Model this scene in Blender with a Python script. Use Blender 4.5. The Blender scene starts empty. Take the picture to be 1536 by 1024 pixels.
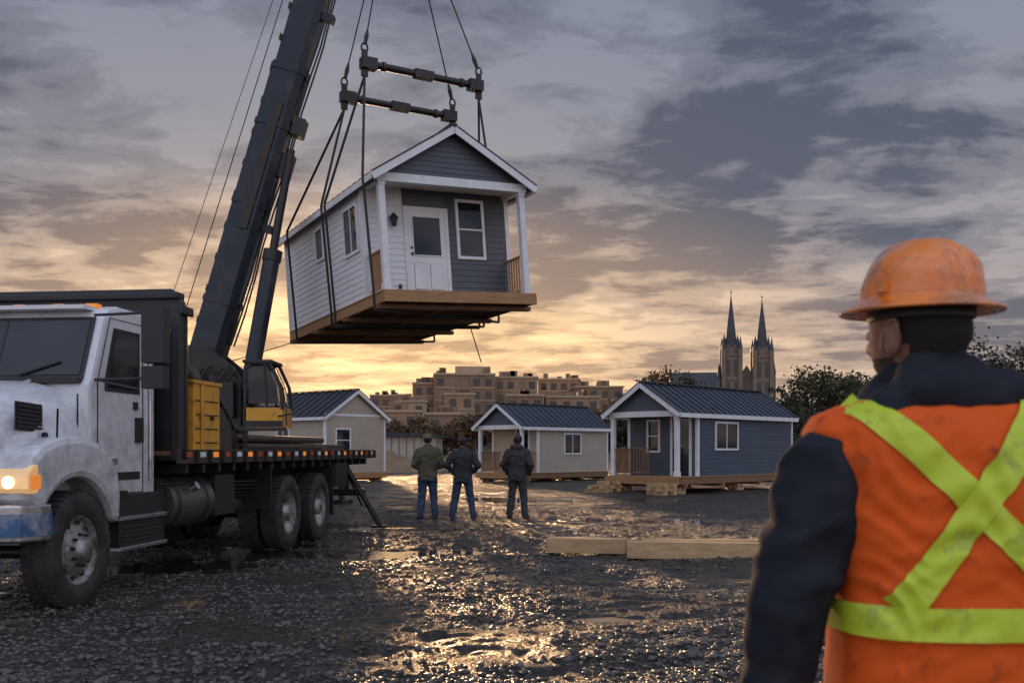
import bpy, math, random
import numpy as np
from mathutils import Vector, Matrix, noise as mn
random.seed(7); rs=np.random.RandomState(11)
S=bpy.context.scene
S.view_settings.view_transform='Standard'; S.view_settings.look='None'; S.view_settings.exposure=0
V=Vector
# ---------------------------------------------------------------- materials
def pm(name,col,rough=.6,metal=0,var=.25,scale=4,bump=0,bscale=40,col2=None,emit=None,spec=.5,cov=.5,coat=0,zd=None):
    m=bpy.data.materials.new(name); m.use_nodes=True; N=m.node_tree.nodes; Lk=m.node_tree.links
    b=N['Principled BSDF']; b.inputs['Roughness'].default_value=rough; b.inputs['Metallic'].default_value=metal
    b.inputs['Specular IOR Level'].default_value=spec
    b.inputs['Coat Weight'].default_value=coat
    c=(*col,1); tc=N.new('ShaderNodeTexCoord')
    n=N.new('ShaderNodeTexNoise'); n.inputs['Scale'].default_value=scale; n.inputs['Detail'].default_value=7; n.inputs['Roughness'].default_value=.65
    Lk.new(tc.outputs['Object'],n.inputs['Vector'])
    r=N.new('ShaderNodeValToRGB'); e=r.color_ramp.elements
    if col2 is None:
        e[0].color=(*[x*(1-var) for x in col],1); e[1].color=(*[min(1,x*(1+var*.6)) for x in col],1); e[0].position=.3; e[1].position=.7
    else:
        e[0].color=(*col2,1); e[1].color=c; e[0].position=cov-.12; e[1].position=cov+.08
    Lk.new(n.outputs['Fac'],r.inputs['Fac']); out=r.outputs['Color']
    if zd:   # mud thrown up on the lower parts: (z_clean, z_dirty, colour)
        sp=N.new('ShaderNodeSeparateXYZ'); Lk.new(tc.outputs['Object'],sp.inputs[0])
        n3=N.new('ShaderNodeTexNoise'); n3.inputs['Scale'].default_value=7; n3.inputs['Detail'].default_value=8; n3.inputs['Roughness'].default_value=.75; Lk.new(tc.outputs['Object'],n3.inputs['Vector'])
        mr=N.new('ShaderNodeMapRange'); mr.inputs[1].default_value=zd[0]; mr.inputs[2].default_value=zd[1]; mr.inputs[3].default_value=0; mr.inputs[4].default_value=.9; Lk.new(sp.outputs[2],mr.inputs[0])
        ml=N.new('ShaderNodeMath'); ml.operation='MULTIPLY_ADD'; ml.inputs[1].default_value=2.6; ml.inputs[2].default_value=-1.38; Lk.new(n3.outputs['Fac'],ml.inputs[0])
        ad=N.new('ShaderNodeMath'); ad.operation='ADD'; ad.use_clamp=True; Lk.new(mr.outputs[0],ad.inputs[0]); Lk.new(ml.outputs[0],ad.inputs[1])
        mu=N.new('ShaderNodeMath'); mu.operation='MULTIPLY'; mu.inputs[1].default_value=.75; Lk.new(ad.outputs[0],mu.inputs[0])
        mx=N.new('ShaderNodeMix'); mx.data_type='RGBA'; Lk.new(mu.outputs[0],mx.inputs[0]); Lk.new(out,mx.inputs[6]); mx.inputs[7].default_value=(*zd[2],1); out=mx.outputs[2]
    Lk.new(out,b.inputs['Base Color'])
    rr=N.new('ShaderNodeMapRange'); rr.inputs['To Min'].default_value=max(.02,rough*.7); rr.inputs['To Max'].default_value=min(1,rough*1.35)
    Lk.new(n.outputs['Fac'],rr.inputs['Value']); Lk.new(rr.outputs['Result'],b.inputs['Roughness'])
    if bump>0:
        n2=N.new('ShaderNodeTexNoise'); n2.inputs['Scale'].default_value=bscale; n2.inputs['Detail'].default_value=5
        Lk.new(tc.outputs['Object'],n2.inputs['Vector'])
        bp=N.new('ShaderNodeBump'); bp.inputs['Strength'].default_value=bump; bp.inputs['Distance'].default_value=.02
        Lk.new(n2.outputs['Fac'],bp.inputs['Height']); Lk.new(bp.outputs['Normal'],b.inputs['Normal'])
    if emit:
        b.inputs['Emission Color'].default_value=(*emit[0],1); b.inputs['Emission Strength'].default_value=emit[1]
    return m
def woodmat(name,c1,c2,rough=.7):
    m=pm(name,c1,rough,0,.3,3,.3,30); N=m.node_tree.nodes; Lk=m.node_tree.links
    mp=N.new('ShaderNodeMapping'); mp.inputs['Scale'].default_value=(1,6,8); tc=[x for x in N if x.type=='TEX_COORD'][0]
    n=[x for x in N if x.type=='TEX_NOISE'][0]; Lk.new(tc.outputs['Object'],mp.inputs['Vector']); Lk.new(mp.outputs['Vector'],n.inputs['Vector'])
    r=[x for x in N if x.type=='VALTORGB'][0]; r.color_ramp.elements[0].color=(*c2,1); r.color_ramp.elements[1].color=(*c1,1)
    return m
WHT=pm('white_trim',(.78,.78,.79),.5,0,.14,3)
WSID=pm('white_siding',(.74,.75,.77),.36,0,.12,1.2)
GSID=pm('grey_siding',(.085,.095,.11),.45,0,.2,1.2)
BSID=pm('blue_siding',(.048,.072,.11),.45,0,.2,1.2)
TSID=pm('beige_siding',(.44,.38,.30),.55,0,.15,1.2)
GBSID=pm('slate_siding',(.075,.095,.12),.55,0,.2,1.2)
ROOF=pm('dark_metal_roof',(.035,.042,.055),.35,.4,.25,2)
ROOFB=pm('blue_metal_roof',(.06,.075,.10),.28,.5,.2,2)
WOOD=woodmat('timber',(.48,.27,.12),(.26,.135,.055))
WOODD=woodmat('dark_timber',(.30,.17,.085),(.13,.07,.033))
WOODL=woodmat('cut_lumber',(.62,.42,.22),(.38,.23,.11))
GLASS=pm('window_glass',(.012,.015,.02),.05,0,.1,2,spec=.45)
BLK=pm('black_plastic',(.02,.02,.022),.45,0,.3,5)
STEEL=pm('dark_steel',(.045,.043,.042),.42,.6,.4,3,.15,30,(.07,.05,.035),cov=.42)
RUST=pm('rusty_steel',(.075,.062,.05),.55,.4,.4,4,.2,30,(.12,.06,.03),cov=.42)
TANK=pm('dull_tank_metal',(.16,.15,.14),.38,.7,.3,3,.05,20,(.09,.06,.04),cov=.45)
RUB=pm('tyre_rubber',(.022,.021,.02),.75,0,.3,5,.3,60,(.05,.042,.035))
CHR=pm('worn_chrome',(.55,.56,.58),.22,.9,.3,6,.05,20,(.18,.17,.16),cov=.4)
RIM=pm('wheel_rim',(.38,.36,.34),.4,.5,.3,9,.1,20,(.10,.08,.06),cov=.48)
TWH=pm('truck_white_paint',(.74,.75,.77),.28,0,.12,2,0,40,(.54,.52,.49),cov=.36,coat=.4,zd=(2.1,.35,(.18,.15,.12)))
YEL=pm('yellow_paint',(.72,.34,.03),.4,0,.3,5,.05,20,(.26,.12,.03),cov=.42)
BOOM=pm('boom_paint',(.024,.032,.044),.36,.3,.35,1.5,.04,15,(.055,.055,.056),cov=.40)
CABLE=pm('wire_cable',(.03,.03,.03),.5,.6,.2)
STRAP=pm('sling_strap',(.04,.036,.032),.8,0,.2)
AMB=pm('amber_lens',(.8,.25,.03),.2,0,.1,emit=((1,.35,.05),.35))
RED=pm('red_reflector',(.5,.08,.03),.3,0,.1)
ORR=pm('glowing_orange_reflector',(.7,.2,.04),.3,0,.1,emit=((1,.3,.04),.5))  # emission added so the reflectors glow on their own, in place of returned light
HL=pm('headlight_lamp',(1,.9,.7),.1,0,.05,emit=((1,.68,.33),7))
HLG=pm('headlight_lens',(.4,.33,.24),.12,.6,.3,12,emit=((1,.55,.2),.5))
BLUEW=pm('worn_blue_paint',(.06,.14,.29),.4,.3,.3,5,.05,20,(.42,.43,.44),cov=.48)
# ---------------------------------------------------------------- mesh builder
class MB:
    def __init__(s): s.v=[];s.f=[];s.m=[];s.sm=[];s.ml=[]
    def mi(s,m):
        if m not in s.ml: s.ml.append(m)
        return s.ml.index(m)
    def add(s,vs,fs,m,sm=False):
        o=len(s.v); s.v+= [tuple(v) for v in vs]; k=s.mi(m)
        for f in fs: s.f.append([i+o for i in f]); s.m.append(k); s.sm.append(sm)
    def abox(s,c,a,b,d,m):
        c,a,b,d=V(c),V(a),V(b),V(d)
        vs=[c+i*a+j*b+k*d for i in(-1,1) for j in(-1,1) for k in(-1,1)]
        fs=[(0,1,3,2),(4,6,7,5),(0,4,5,1),(2,3,7,6),(0,2,6,4),(1,5,7,3)]
        if a.cross(b).dot(d)<0: fs=[f[::-1] for f in fs]
        s.add(vs,fs,m)
    def box(s,x0,x1,y0,y1,z0,z1,m):
        s.abox(((x0+x1)/2,(y0+y1)/2,(z0+z1)/2),(abs(x1-x0)/2,0,0),(0,abs(y1-y0)/2,0),(0,0,abs(z1-z0)/2),m)
    def beam(s,p0,p1,w,h,m,up=(0,0,1)):
        p0,p1=V(p0),V(p1); d=p1-p0; u=d.normalized(); r=u.cross(V(up))
        if r.length<1e-4: r=u.cross(V((0,1,0)))
        r.normalize(); t=r.cross(u)
        s.abox((p0+p1)/2,d/2,r*w/2,t*h/2,m)
    def cyl(s,p0,p1,r0,r1=None,n=12,m=None,caps=True):
        if r1 is None:r1=r0
        p0,p1=V(p0),V(p1); d=(p1-p0).normalized(); u=d.orthogonal().normalized(); w=d.cross(u)
        c=[(math.cos(2*math.pi*i/n),math.sin(2*math.pi*i/n)) for i in range(n)]
        a=[p0+(u*x+w*y)*r0 for x,y in c]; b=[p1+(u*x+w*y)*r1 for x,y in c]
        s.add(a+b,[(i,(i+1)%n,n+(i+1)%n,n+i) for i in range(n)],m,True)
        if caps:
            s.add(a,[tuple(range(n))[::-1]],m); s.add(b,[tuple(range(n))],m)
    def loft(s,rings,m,sm=True,cap=True,closed=True):
        n=len(rings[0]); vs=[p for r in rings for p in r]; fs=[]
        for k in range(len(rings)-1):
            for i in range(n if closed else n-1):
                fs.append((k*n+i,k*n+(i+1)%n,(k+1)*n+(i+1)%n,(k+1)*n+i))
        s.add(vs,fs,m,sm)
        if cap:
            s.add(rings[0],[tuple(range(n))[::-1]],m,sm); s.add(rings[-1],[tuple(range(n))],m,sm)
    def rev(s,c,ax,prof,n,m,sm=True):
        c=V(c);ax=V(ax).normalized();u=ax.orthogonal().normalized();w=ax.cross(u)
        rings=[[c+ax*a+(u*math.cos(2*math.pi*i/n)+w*math.sin(2*math.pi*i/n))*r for i in range(n)] for r,a in prof]
        s.loft(rings,m,sm,False)
    def ell(s,c,rx,ry,rz,m,n=16,k=10,R=None,zmin=-1):
        c=V(c); rings=[]
        for j in range(k+1):
            t=math.asin(zmin)+ (math.pi/2-math.asin(zmin))*j/k
            rings.append([c+((R@V((rx*math.cos(t)*math.cos(2*math.pi*i/n),ry*math.cos(t)*math.sin(2*math.pi*i/n),rz*math.sin(t)))) if R else V((rx*math.cos(t)*math.cos(2*math.pi*i/n),ry*math.cos(t)*math.sin(2*math.pi*i/n),rz*math.sin(t)))) for i in range(n)])
        s.loft(rings,m,True,False)
    def prism(s,poly,axis,a0,a1,m,sm=False):
        def P(p,a): return {'x':(a,p[0],p[1]),'y':(p[0],a,p[1]),'z':(p[0],p[1],a)}[axis]
        n=len(poly); A=[P(p,a0) for p in poly]; B=[P(p,a1) for p in poly]
        s.add(A+B,[tuple(range(n)),tuple(range(2*n-1,n-1,-1))]+[(i,n+i,n+(i+1)%n,(i+1)%n) for i in range(n)],m,sm)
    def obj(s,name,parent=None,bevel=0,sub=0,fixn=False):
        me=bpy.data.meshes.new(name); me.from_pydata(s.v,[],s.f); 
        for m in s.ml: me.materials.append(m)
        me.polygons.foreach_set('material_index',s.m); me.polygons.foreach_set('use_smooth',s.sm); me.update()
        if fixn:
            import bmesh
            b=bmesh.new(); b.from_mesh(me); bmesh.ops.recalc_face_normals(b,faces=b.faces); b.to_mesh(me); b.free()
        o=bpy.data.objects.new(name,me); S.collection.objects.link(o)
        if parent: o.parent=parent
        if bevel:
            q=o.modifiers.new('b','BEVEL'); q.width=bevel; q.segments=2; q.limit_method='ANGLE'; q.angle_limit=math.radians(40)
        return o
def empty(name,loc=(0,0,0),rot=(0,0,0)):
    e=bpy.data.objects.new(name,None); e.location=loc; e.rotation_euler=rot; S.collection.objects.link(e); return e
def npmesh(me,co,F):
    k=F.shape[1]; me.vertices.add(len(co)); me.vertices.foreach_set('co',co.astype(np.float32).ravel())
    me.loops.add(F.size); me.loops.foreach_set('vertex_index',F.astype(np.int32).ravel())
    me.polygons.add(len(F)); me.polygons.foreach_set('loop_start',np.arange(0,F.size,k,dtype=np.int32)); me.polygons.foreach_set('loop_total',np.full(len(F),k,dtype=np.int32))
    me.update(calc_edges=True)
# ---------------------------------------------------------------- people
def capm(p0,p1,r0,r1,n=14,k=5):
    p0,p1=V(p0),V(p1); d=(p1-p0); L=d.length; d.normalize(); u=d.orthogonal().normalized(); w_=d.cross(u); rings=[]
    for i in range(k+1):
        t=-math.pi/2+ (math.pi/2)*i/k; rings.append((p0+d*math.sin(t)*r0,max(1e-4,math.cos(t)*r0)))
    for i in range(1,4): q=i/4; rings.append((p0.lerp(p1,q),r0+(r1-r0)*q))
    for i in range(k+1):
        t=(math.pi/2)*i/k; rings.append((p1+d*math.sin(t)*r1,max(1e-4,math.cos(t)*r1)))
    return [[c+(u*math.cos(2*math.pi*j/n)+w_*math.sin(2*math.pi*j/n))*r for j in range(n)] for c,r in rings]
def ering(c,a,b_,n=24,e=2.3):
    o=[]
    for i in range(n):
        t=2*math.pi*i/n; x_,y_=math.cos(t),math.sin(t); o.append(V(c)+V((a*math.copysign(abs(x_)**(2/e),x_),b_*math.copysign(abs(y_)**(2/e),y_),0)))
    return o
def segd(P,a,b_,ra,rb):
    a=np.array(a);b_=np.array(b_); d=b_-a; t=np.clip(((P-a)@d)/(d@d),0,1); return np.linalg.norm(P-(a+t[:,None]*d),axis=1)-(ra+(rb-ra)*t)
def remesh(parts,rings,vox,name,parent,wr=0,wsc=8,lab_extra=(),fold=None):
    b=MB()
    for p in parts: b.loft(capm(p[0],p[1],p[2],p[3]),BLK,True,True)
    for rg,m in rings: b.loft(rg,BLK,True,True)
    o=b.obj('tmp',None,fixn=True); q=o.modifiers.new('r','REMESH'); q.mode='VOXEL'; q.voxel_size=vox
    q=o.modifiers.new('s','SMOOTH'); q.iterations=5; q.factor=.5
    dg=bpy.context.evaluated_depsgraph_get(); dg.update(); me=bpy.data.meshes.new_from_object(o.evaluated_get(dg)); bpy.data.objects.remove(o)
    me.materials.clear(); ms=[]; 
    for p in list(parts)+list(lab_extra):
        if p[4] not in ms: ms.append(p[4])
    for m in ms: me.materials.append(m)
    nf=len(me.polygons); P=np.empty(nf*3,dtype=np.float32); me.polygons.foreach_get('center',P); P=P.reshape(-1,3)
    D=np.stack([segd(P,p[0],p[1],p[2],p[3]) for p in list(parts)+list(lab_extra)],1); k=D.argmin(1); idx=np.array([ms.index(p[4]) for p in list(parts)+list(lab_extra)])[k]
    me.polygons.foreach_set('material_index',idx.astype(np.int32)); me.polygons.foreach_set('use_smooth',[True]*nf)
    if wr:
        nm=[v.normal.copy() for v in me.vertices]
        for v,nn in zip(me.vertices,nm):
            c=v.co; wx=.12*mn.noise(c*4); q=V((c.x*wsc*.7+wx*6,c.y*wsc*.7,(c.z+abs(c.x)*.55)*wsc*1.7+wx*8))
            t=1-2*abs(mn.noise(q)); t2=mn.noise(V((c.x*wsc*2,c.y*wsc*2+5,c.z*wsc*3))); t3=mn.noise(V((c.x*wsc*.5,c.y*wsc*.5+9,c.z*wsc*.8))); v.co=c+nn*((t-.75)*(.7+1.2*max(0,t3+.2))+.3*t2+.6*t3)*wr
    me.update(); me.name=name; o=bpy.data.objects.new(name,me); S.collection.objects.link(o); o.parent=parent; return o
SKIN=pm('skin',(.34,.18,.12),.62,0,.22,22,.08,120,spec=.35); HAIR=pm('dark_hair',(.018,.013,.01),.7,0,.3,60,.4,200)
STUB=pm('beard_stubble',(.085,.05,.035),.75,0,.35,70,.3,260)
EYE=pm('eye_white',(.6,.58,.55),.3,0,.05,10)
def hand(wr,dirv,side_,parent,name,m=SKIN):
    wr=V(wr); d=V(dirv).normalized(); th=V((0,1,0)); th=(th-d*th.dot(d)).normalized(); nr=d.cross(th)*side_
    P=[]
    P.append((wr-d*.02,wr+d*.04,.026,.03,m))
    for i,(o_,L) in enumerate(((.030,.072),(.011,.082),(-.009,.076),(-.028,.06))):
        b0=wr+d*.035+th*o_*.7; k=wr+d*.09+th*o_; j1=k+(d*.9+nr*.25).normalized()*L*.45; j2=j1+(d*.75+nr*.6).normalized()*L*.32; j3=j2+(d*.45+nr*.85).normalized()*L*.25
        P+= [(b0,k,.016,.0125,m),(k,j1,.0098,.009,m),(j1,j2,.009,.008,m),(j2,j3,.008,.007,m)]
    t0=wr+d*.03+th*.022; t1=t0+(d*.6+th*.75).normalized()*.045; t2=t1+(d*.9+th*.25+nr*.25).normalized()*.032; P+=[(t0,t1,.016,.012,m),(t1,t2,.0115,.009,m)]
    return remesh(P,[],.004,name,parent)
def headmesh(parent,c,yaw,hair=True,sc=1.0,tilt=0,beard=False):
    R=Matrix.Rotation(yaw,3,'Z')@Matrix.Rotation(tilt,3,'X'); b=MB(); n=44; k=34; rings=[]; hr=[]
    for j in range(k+1):
        t=-math.pi/2+math.pi*j/k; z=math.sin(t); cz=max(.002,math.cos(t)); ring=[]; h2=[]
        for i in range(n):
            a=2*math.pi*i/n; x_=math.cos(a)*cz; y_=math.sin(a)*cz   # y+ = face
            px=x_*.077; py=y_*.098; pz=z*.118
            if z<0: px*=1-.22*(-z)**1.2
            if z<-.1 and y_<0: py*=1-.35*(-z)
            if z<-.3 and y_>0: py*=1+.03
            h2.append((px,py,pz,z,y_))
            if y_>.3:
                g_=lambda a0,s0,b0,s1: math.exp(-((px-a0)/s0)**2-((pz-b0)/s1)**2)
                py+=.026*g_(0,.011,-.022,.02)+.012*g_(0,.010,.0,.022)-.010*(g_(.031,.017,.004,.013)+g_(-.031,.017,.004,.013))+.006*g_(0,.04,.026,.01)+.007*g_(0,.022,-.058,.008)-.005*g_(0,.025,-.051,.004)+.008*g_(0,.02,-.098,.016)
            ring.append(V(c)+R@(V((px,py,pz))*sc))
        rings.append(ring); hr.append(h2)
    b.loft(rings,SKIN,True,True)
    for sx in(-1,1):
        ec=V((sx*.082,-.012,-.010)); RE=R@Matrix.Rotation(sx*.35,3,'Z')
        b.ell(V(c)+R@(ec*sc),.012*sc,.021*sc,.034*sc,SKIN,14,10,RE); b.ell(V(c)+R@((ec+V((sx*.007,.004,.004)))*sc),.006*sc,.011*sc,.019*sc,SKIN,12,8,RE)
        for q in range(9):
            a0=-.6+q*.5; a1=a0+.5; f=lambda a_:V(c)+R@((ec+V((sx*.009,-.019*math.cos(a_-.5),.031*math.sin(a_))))*sc)
            b.cyl(f(a0),f(a1),.0042*sc,.0042*sc,6,SKIN,False)
        b.ell(V(c)+R@(V((sx*.031,.082,.004))*sc),.013*sc,.012*sc,.011*sc,EYE,10,8); b.ell(V(c)+R@(V((sx*.031,.0915,.004))*sc),.005*sc,.004*sc,.005*sc,BLK,8,6)
    def shell(test,kx,m):
        vs=[];fs=[];idx={}
        for j in range(k):
            for i in range(n):
                q=[hr[j][i],hr[j][(i+1)%n],hr[j+1][(i+1)%n],hr[j+1][i]]
                if test(sum(p[0] for p in q)/4,sum(p[1] for p in q)/4,sum(p[2] for p in q)/4):
                    f=[]
                    for (jj,ii) in((j,i),(j,(i+1)%n),(j+1,(i+1)%n),(j+1,i)):
                        if (jj,ii) not in idx:
                            p=hr[jj][ii]; idx[(jj,ii)]=len(vs); vs.append(V(c)+R@(V((p[0]*kx,p[1]*kx,p[2]*kx))*sc))
                        f.append(idx[(jj,ii)])
                    fs.append(f)
        b.add(vs,fs,m,True)
    if hair: shell(lambda x_,y_,z_: z_>-.075+max(0,(y_+.055))*2.1,1.045,HAIR)
    if beard: shell(lambda x_,y_,z_: y_>.0 and z_<-.042-.25*max(0,y_-.04) and abs(x_)>(.026 if z_>-.075 else 0),1.02,STUB)
    b.obj('head',parent,fixn=False)
def man(name,x_,y_,yaw,jc,pc,hc,hat,spread=.13,arms='pocket',h=1.0,hood=False):
    E=empty(name,(x_,y_,.0),(0,0,yaw)); E.scale=(h,h,h)
    J=pm(name+'_jacket',jc,.75,0,.4,6,.12,50); Pn=pm(name+'_trousers',pc,.85,0,.35,8,.1,60); B=pm(name+'_boots',(.05,.03,.018),.6,0,.3,8)
    P=[]; 
    for s_ in(-1,1):
        hp=(s_*.095,-.005,.92); kn=(s_*(.065+spread*.55),.03,.50); an=(s_*(.055+spread),-.01,.12)
        P+=[(hp,kn,.112,.086,Pn),(kn,an,.084,.074,Pn),(an,(an[0],-.005,.07),.078,.07,Pn),((s_*(.05+spread),-.03,.045),(s_*(.08+spread),.17,.04),.05,.044,B),((s_*(.05+spread),-.02,.10),(s_*(.05+spread),-.02,.05),.058,.052,B)]
        sh=(s_*.195,-.005,1.405)
        if arms=='pocket': el=(s_*.305,-.05,1.14); wr=(s_*.24,.10,.96)
        elif arms=='hips': el=(s_*.34,-.08,1.17); wr=(s_*.20,.06,1.0)
        elif arms=='front': el=(s_*.285,-.03,1.13); wr=(s_*.12,.17,1.05)
        P+=[(sh,el,.086,.072,J),(el,wr,.070,.052,J)]
        E_h=(V(wr)-V(el)).normalized(); hand(V(wr)+E_h*.03,E_h,s_,E,'hand')
    P+=[((-.12,0,1.42),(.12,0,1.42),.09,.09,J),((0,.01,1.46),(0,.02,1.56),.062,.057,J if hood else SKIN),((-.04,-.02,1.50),(.04,-.02,1.50),.065,.065,J)]
    if hood: P+=[((-.07,-.06,1.51),(.07,-.06,1.51),.075,.075,J)]
    rg=[ering((0,0,z),a,b_) for z,a,b_ in((.80,.205,.155),(.86,.215,.165),(.95,.205,.155),(1.08,.20,.15),(1.25,.22,.155),(1.36,.23,.15),(1.43,.20,.13),(1.48,.12,.1),(1.51,.07,.07))]
    rl=[((-.07,0,.93),(-.1,0,1.38),.135,.14,J),((.07,0,.93),(.1,0,1.38),.135,.14,J)]
    remesh(P,[(rg,J)],.016,'body',E,.018,7,rl)
    headmesh(E,(0,.03,1.65),.0)
    b=MB(); HC=pm(name+'_hat',hc,.7,0,.3,8)
    b.ell((0,.02,1.69),.095,.118,.10,HC,24,10,None,-.1)
    b.abox((0,.15,1.69),(.06,0,0),(0,.05,-.012),(0,0,.005),HC); b.cyl((0,.02,1.786),(0,.02,1.794),.01,.008,8,HC)
    b.obj('hat',E,fixn=True)
man('worker_in_olive_jacket',-1.72,20.3,.15,(.075,.072,.04),(.035,.058,.10),(.12,.095,.06),'cap',.10,'front',.99)
man('worker_in_black_jacket',-1.0,20.2,-.05,(.022,.022,.027),(.03,.05,.095),(.02,.02,.022),'cap',.17,'hips',.955)
man('worker_in_dark_hoodie',.11,20.5,-.25,(.034,.031,.03),(.04,.04,.042),(.03,.03,.03),'cap',.11,'pocket',.98,True)
# foreground worker
FW=empty('worker_in_safety_vest',(.845,1.9,0),(0,0,.06))
JK=pm('black_work_jacket',(.020,.023,.031),.88,0,.35,9,.05,420,(.036,.037,.042),cov=.42,spec=.22); JN=pm('work_trousers',(.04,.045,.055),.8,0,.3,8,.1,60); BT=pm('work_boots',(.06,.035,.02),.6,0,.3,8)
P=[]
for s_ in(-1,1):
    P+=[((s_*.10,0,.93),(s_*.13,.02,.5),.11,.088,JN),((s_*.13,.02,.5),(s_*.15,-.01,.11),.086,.07,JN),((s_*.15,-.03,.05),(s_*.17,.18,.045),.05,.045,BT),((s_*.15,-.01,.1),(s_*.15,-.01,.06),.058,.055,BT)]
    sh=(s_*.250,-.01,1.385); el=(s_*.33,-.02,1.13); wr=(s_*.35,.05,.88)
    P+=[(sh,el,.092,.080,JK),(el,wr,.080,.062,JK)]
    dv=(V(wr)-V(el)).normalized(); hand(V(wr)+dv*.045,dv,s_,FW,'hand')
P+=[((-.15,-.01,1.42),(.15,-.01,1.42),.085,.085,JK),((-.05,.01,1.47),(-.057,.02,1.55),.085,.074,JK),
    ((-.145,-.055,1.490),(.105,-.055,1.485),.055,.058,JK),((-.10,-.07,1.525),(.05,-.07,1.52),.056,.056,JK),((-.085,-.05,1.56),(-.005,-.05,1.555),.047,.047,JK),((-.145,.0,1.50),(-.09,.07,1.53),.05,.05,JK),((.12,.0,1.49),(.03,.07,1.53),.05,.05,JK)]
rg=[ering((0,0,z),a,b_) for z,a,b_ in((.74,.215,.15),(.95,.205,.14),(1.1,.195,.13),(1.25,.2,.13),(1.38,.215,.125),(1.44,.2,.11),(1.49,.12,.09),(1.53,.07,.07))]
remesh(P,[(rg,JK)],.008,'body',FW,.0115,8,[((-.07,0,.8),(-.1,0,1.38),.12,.13,JK),((.07,0,.8),(.1,0,1.38),.12,.13,JK)])
tz=[.70,.95,1.10,1.25,1.36,1.42,1.455,1.485,1.51,1.53]; ta=[.25,.238,.234,.242,.260,.282,.288,.270,.21,.13]; tb=[.184,.174,.166,.163,.158,.151,.141,.124,.102,.085]
def wrk(x_,z):
    q=mn.noise(V((x_*7+2,z*3.2,3)))
    return .009*mn.noise(V((x_*8,z*5,3)))+.019*(.35-abs(mn.noise(V((x_*4.5+q*2.5,z*9+x_*7+q*3,7)))))+.009*(.3-abs(mn.noise(V((x_*11+q,z*19-x_*9,17)))))+.0022*mn.noise(V((x_*30,z*30,1)))
def sgp(v,p): return math.copysign(abs(v)**p,v)
def vp(th,z,off=0):
    a=np.interp(z,tz,ta); b_=np.interp(z,tz,tb); p=2/2.5; x_,y_=math.cos(th),math.sin(th); px=a*sgp(x_,p)
    w_=wrk(px,z+.3*(y_>0)); w_*=min(1,abs(y_)*3); return V((px+off*x_,b_*sgp(y_,p)+(w_+off)*(1 if y_>0 else -1)*min(1,abs(y_)*6),z))
def vback(x_,z,off=.003):
    a=np.interp(z,tz,ta); b_=np.interp(z,tz,tb); e=2.5; q=max(0.0,1-abs(min(1,abs(x_/a)))**e)**(1/e); return V((x_,-(b_*q+wrk(x_,z)*min(1,q**1.25*3)+off),z))
VO=pm('orange_vest_fabric',(.84,.12,.012),.8,0,.2,13,.12,420,(.20,.035,.012),cov=.355,spec=.3); VY=pm('lime_reflective_tape',(.60,.72,.04),.5,0,.2,13,.05,300,(.24,.26,.05),cov=.39)
b=MB(); zs=list(np.linspace(.70,1.53,130)); b.loft([[vp(2*math.pi*i/190,z) for i in range(190)] for z in zs],VO,True,False)
b.obj('vest',FW)
b=MB()
def strip(p,q,wd,m,off=.004,n=110,k=10):
    p,q=V((p[0],0,p[1])),V((q[0],0,q[1])); d=(q-p).normalized(); t=V((-d.z,0,d.x)); rows=[]
    for j in range(k+1):
        rows.append([vback(*((lambda c:(c.x,c.z))(p.lerp(q,i/n)+t*wd*(j/k-.5))),off) for i in range(n+1)])
    b.loft(rows,m,True,False,False)
strip((-.222,1.508),(.205,1.075),.056,VY,.005); strip((.095,1.51),(-.172,1.14),.056,VY,.008)
for z0_,z1_,m,off in((1.088,1.146,VY,.011),(.84,.90,VY,.006)):
    b.loft([[vp(2*math.pi*i/190,z,off) for i in range(190)] for z in np.linspace(z0_,z1_,10)],m,True,False)
for sx in(-1,1):
    rows=[[ (lambda q:V((q.x,-q.y,q.z)))(vback(sx*.12+dx,z,.004)) for z in np.linspace(1.13,1.49,20)] for dx in np.linspace(-.03,.03,5)]; b.loft(rows,VY,True,False,False)
b.obj('reflective_tape',FW)
headmesh(FW,(-.057,.03,1.643),.42,True,1.03,0,True)
HO=pm('orange_hard_hat',(.92,.24,.02),.2,0,.3,10,.03,30,(.26,.09,.03),cov=.44,coat=.8)
b=MB(); hc=V((-.057,.02,1.700)); R=Matrix.Rotation(.42,3,'Z')@Matrix.Rotation(.03,3,'X')
rings=[]; n=96; HX,HY=.103,.122
for j in range(26):
    t=(math.pi/2)*j/25; ring=[]
    for i in range(n):
        a=2*math.pi*i/n; x_=math.cos(a)*math.cos(t)**.78; y_=math.sin(a)*math.cos(t)**.78
        px,py,pz=x_*HX,y_*HY,math.sin(t)**.95*.118
        ridge=.0065*sum(math.exp(-((px-c)/.007)**2) for c in(0,.034,-.034))*min(1,max(0,(pz-.03)/.04)); ln=math.sqrt(px*px+py*py+pz*pz)
        ring.append(hc+R@(V((px,py,pz))*(1+ridge/ln)))
    rings.append(ring)
b.loft(rings,HO,True,False)
brim=[(1.0,.010),(1.05,.003),(1.18,-.006),(1.29,-.012),(1.31,-.015),(1.28,-.018),(1.15,-.012),(.97,-.004)]
b.loft([[hc+R@V((math.cos(2*math.pi*i/n)*HX*k,math.sin(2*math.pi*i/n)*HY*k*(1+(.03 if math.sin(2*math.pi*i/n)>0 else 0)),z)) for i in range(n)] for k,z in brim],HO,True,False)
b.abox(hc+R@V((-.104,.0,.028)),R@V((.006,0,0)),R@V((0,.012,0)),V((0,0,.012)),HO); b.abox(hc+R@V((.104,.0,.028)),R@V((.006,0,0)),R@V((0,.012,0)),V((0,0,.012)),HO)
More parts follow.
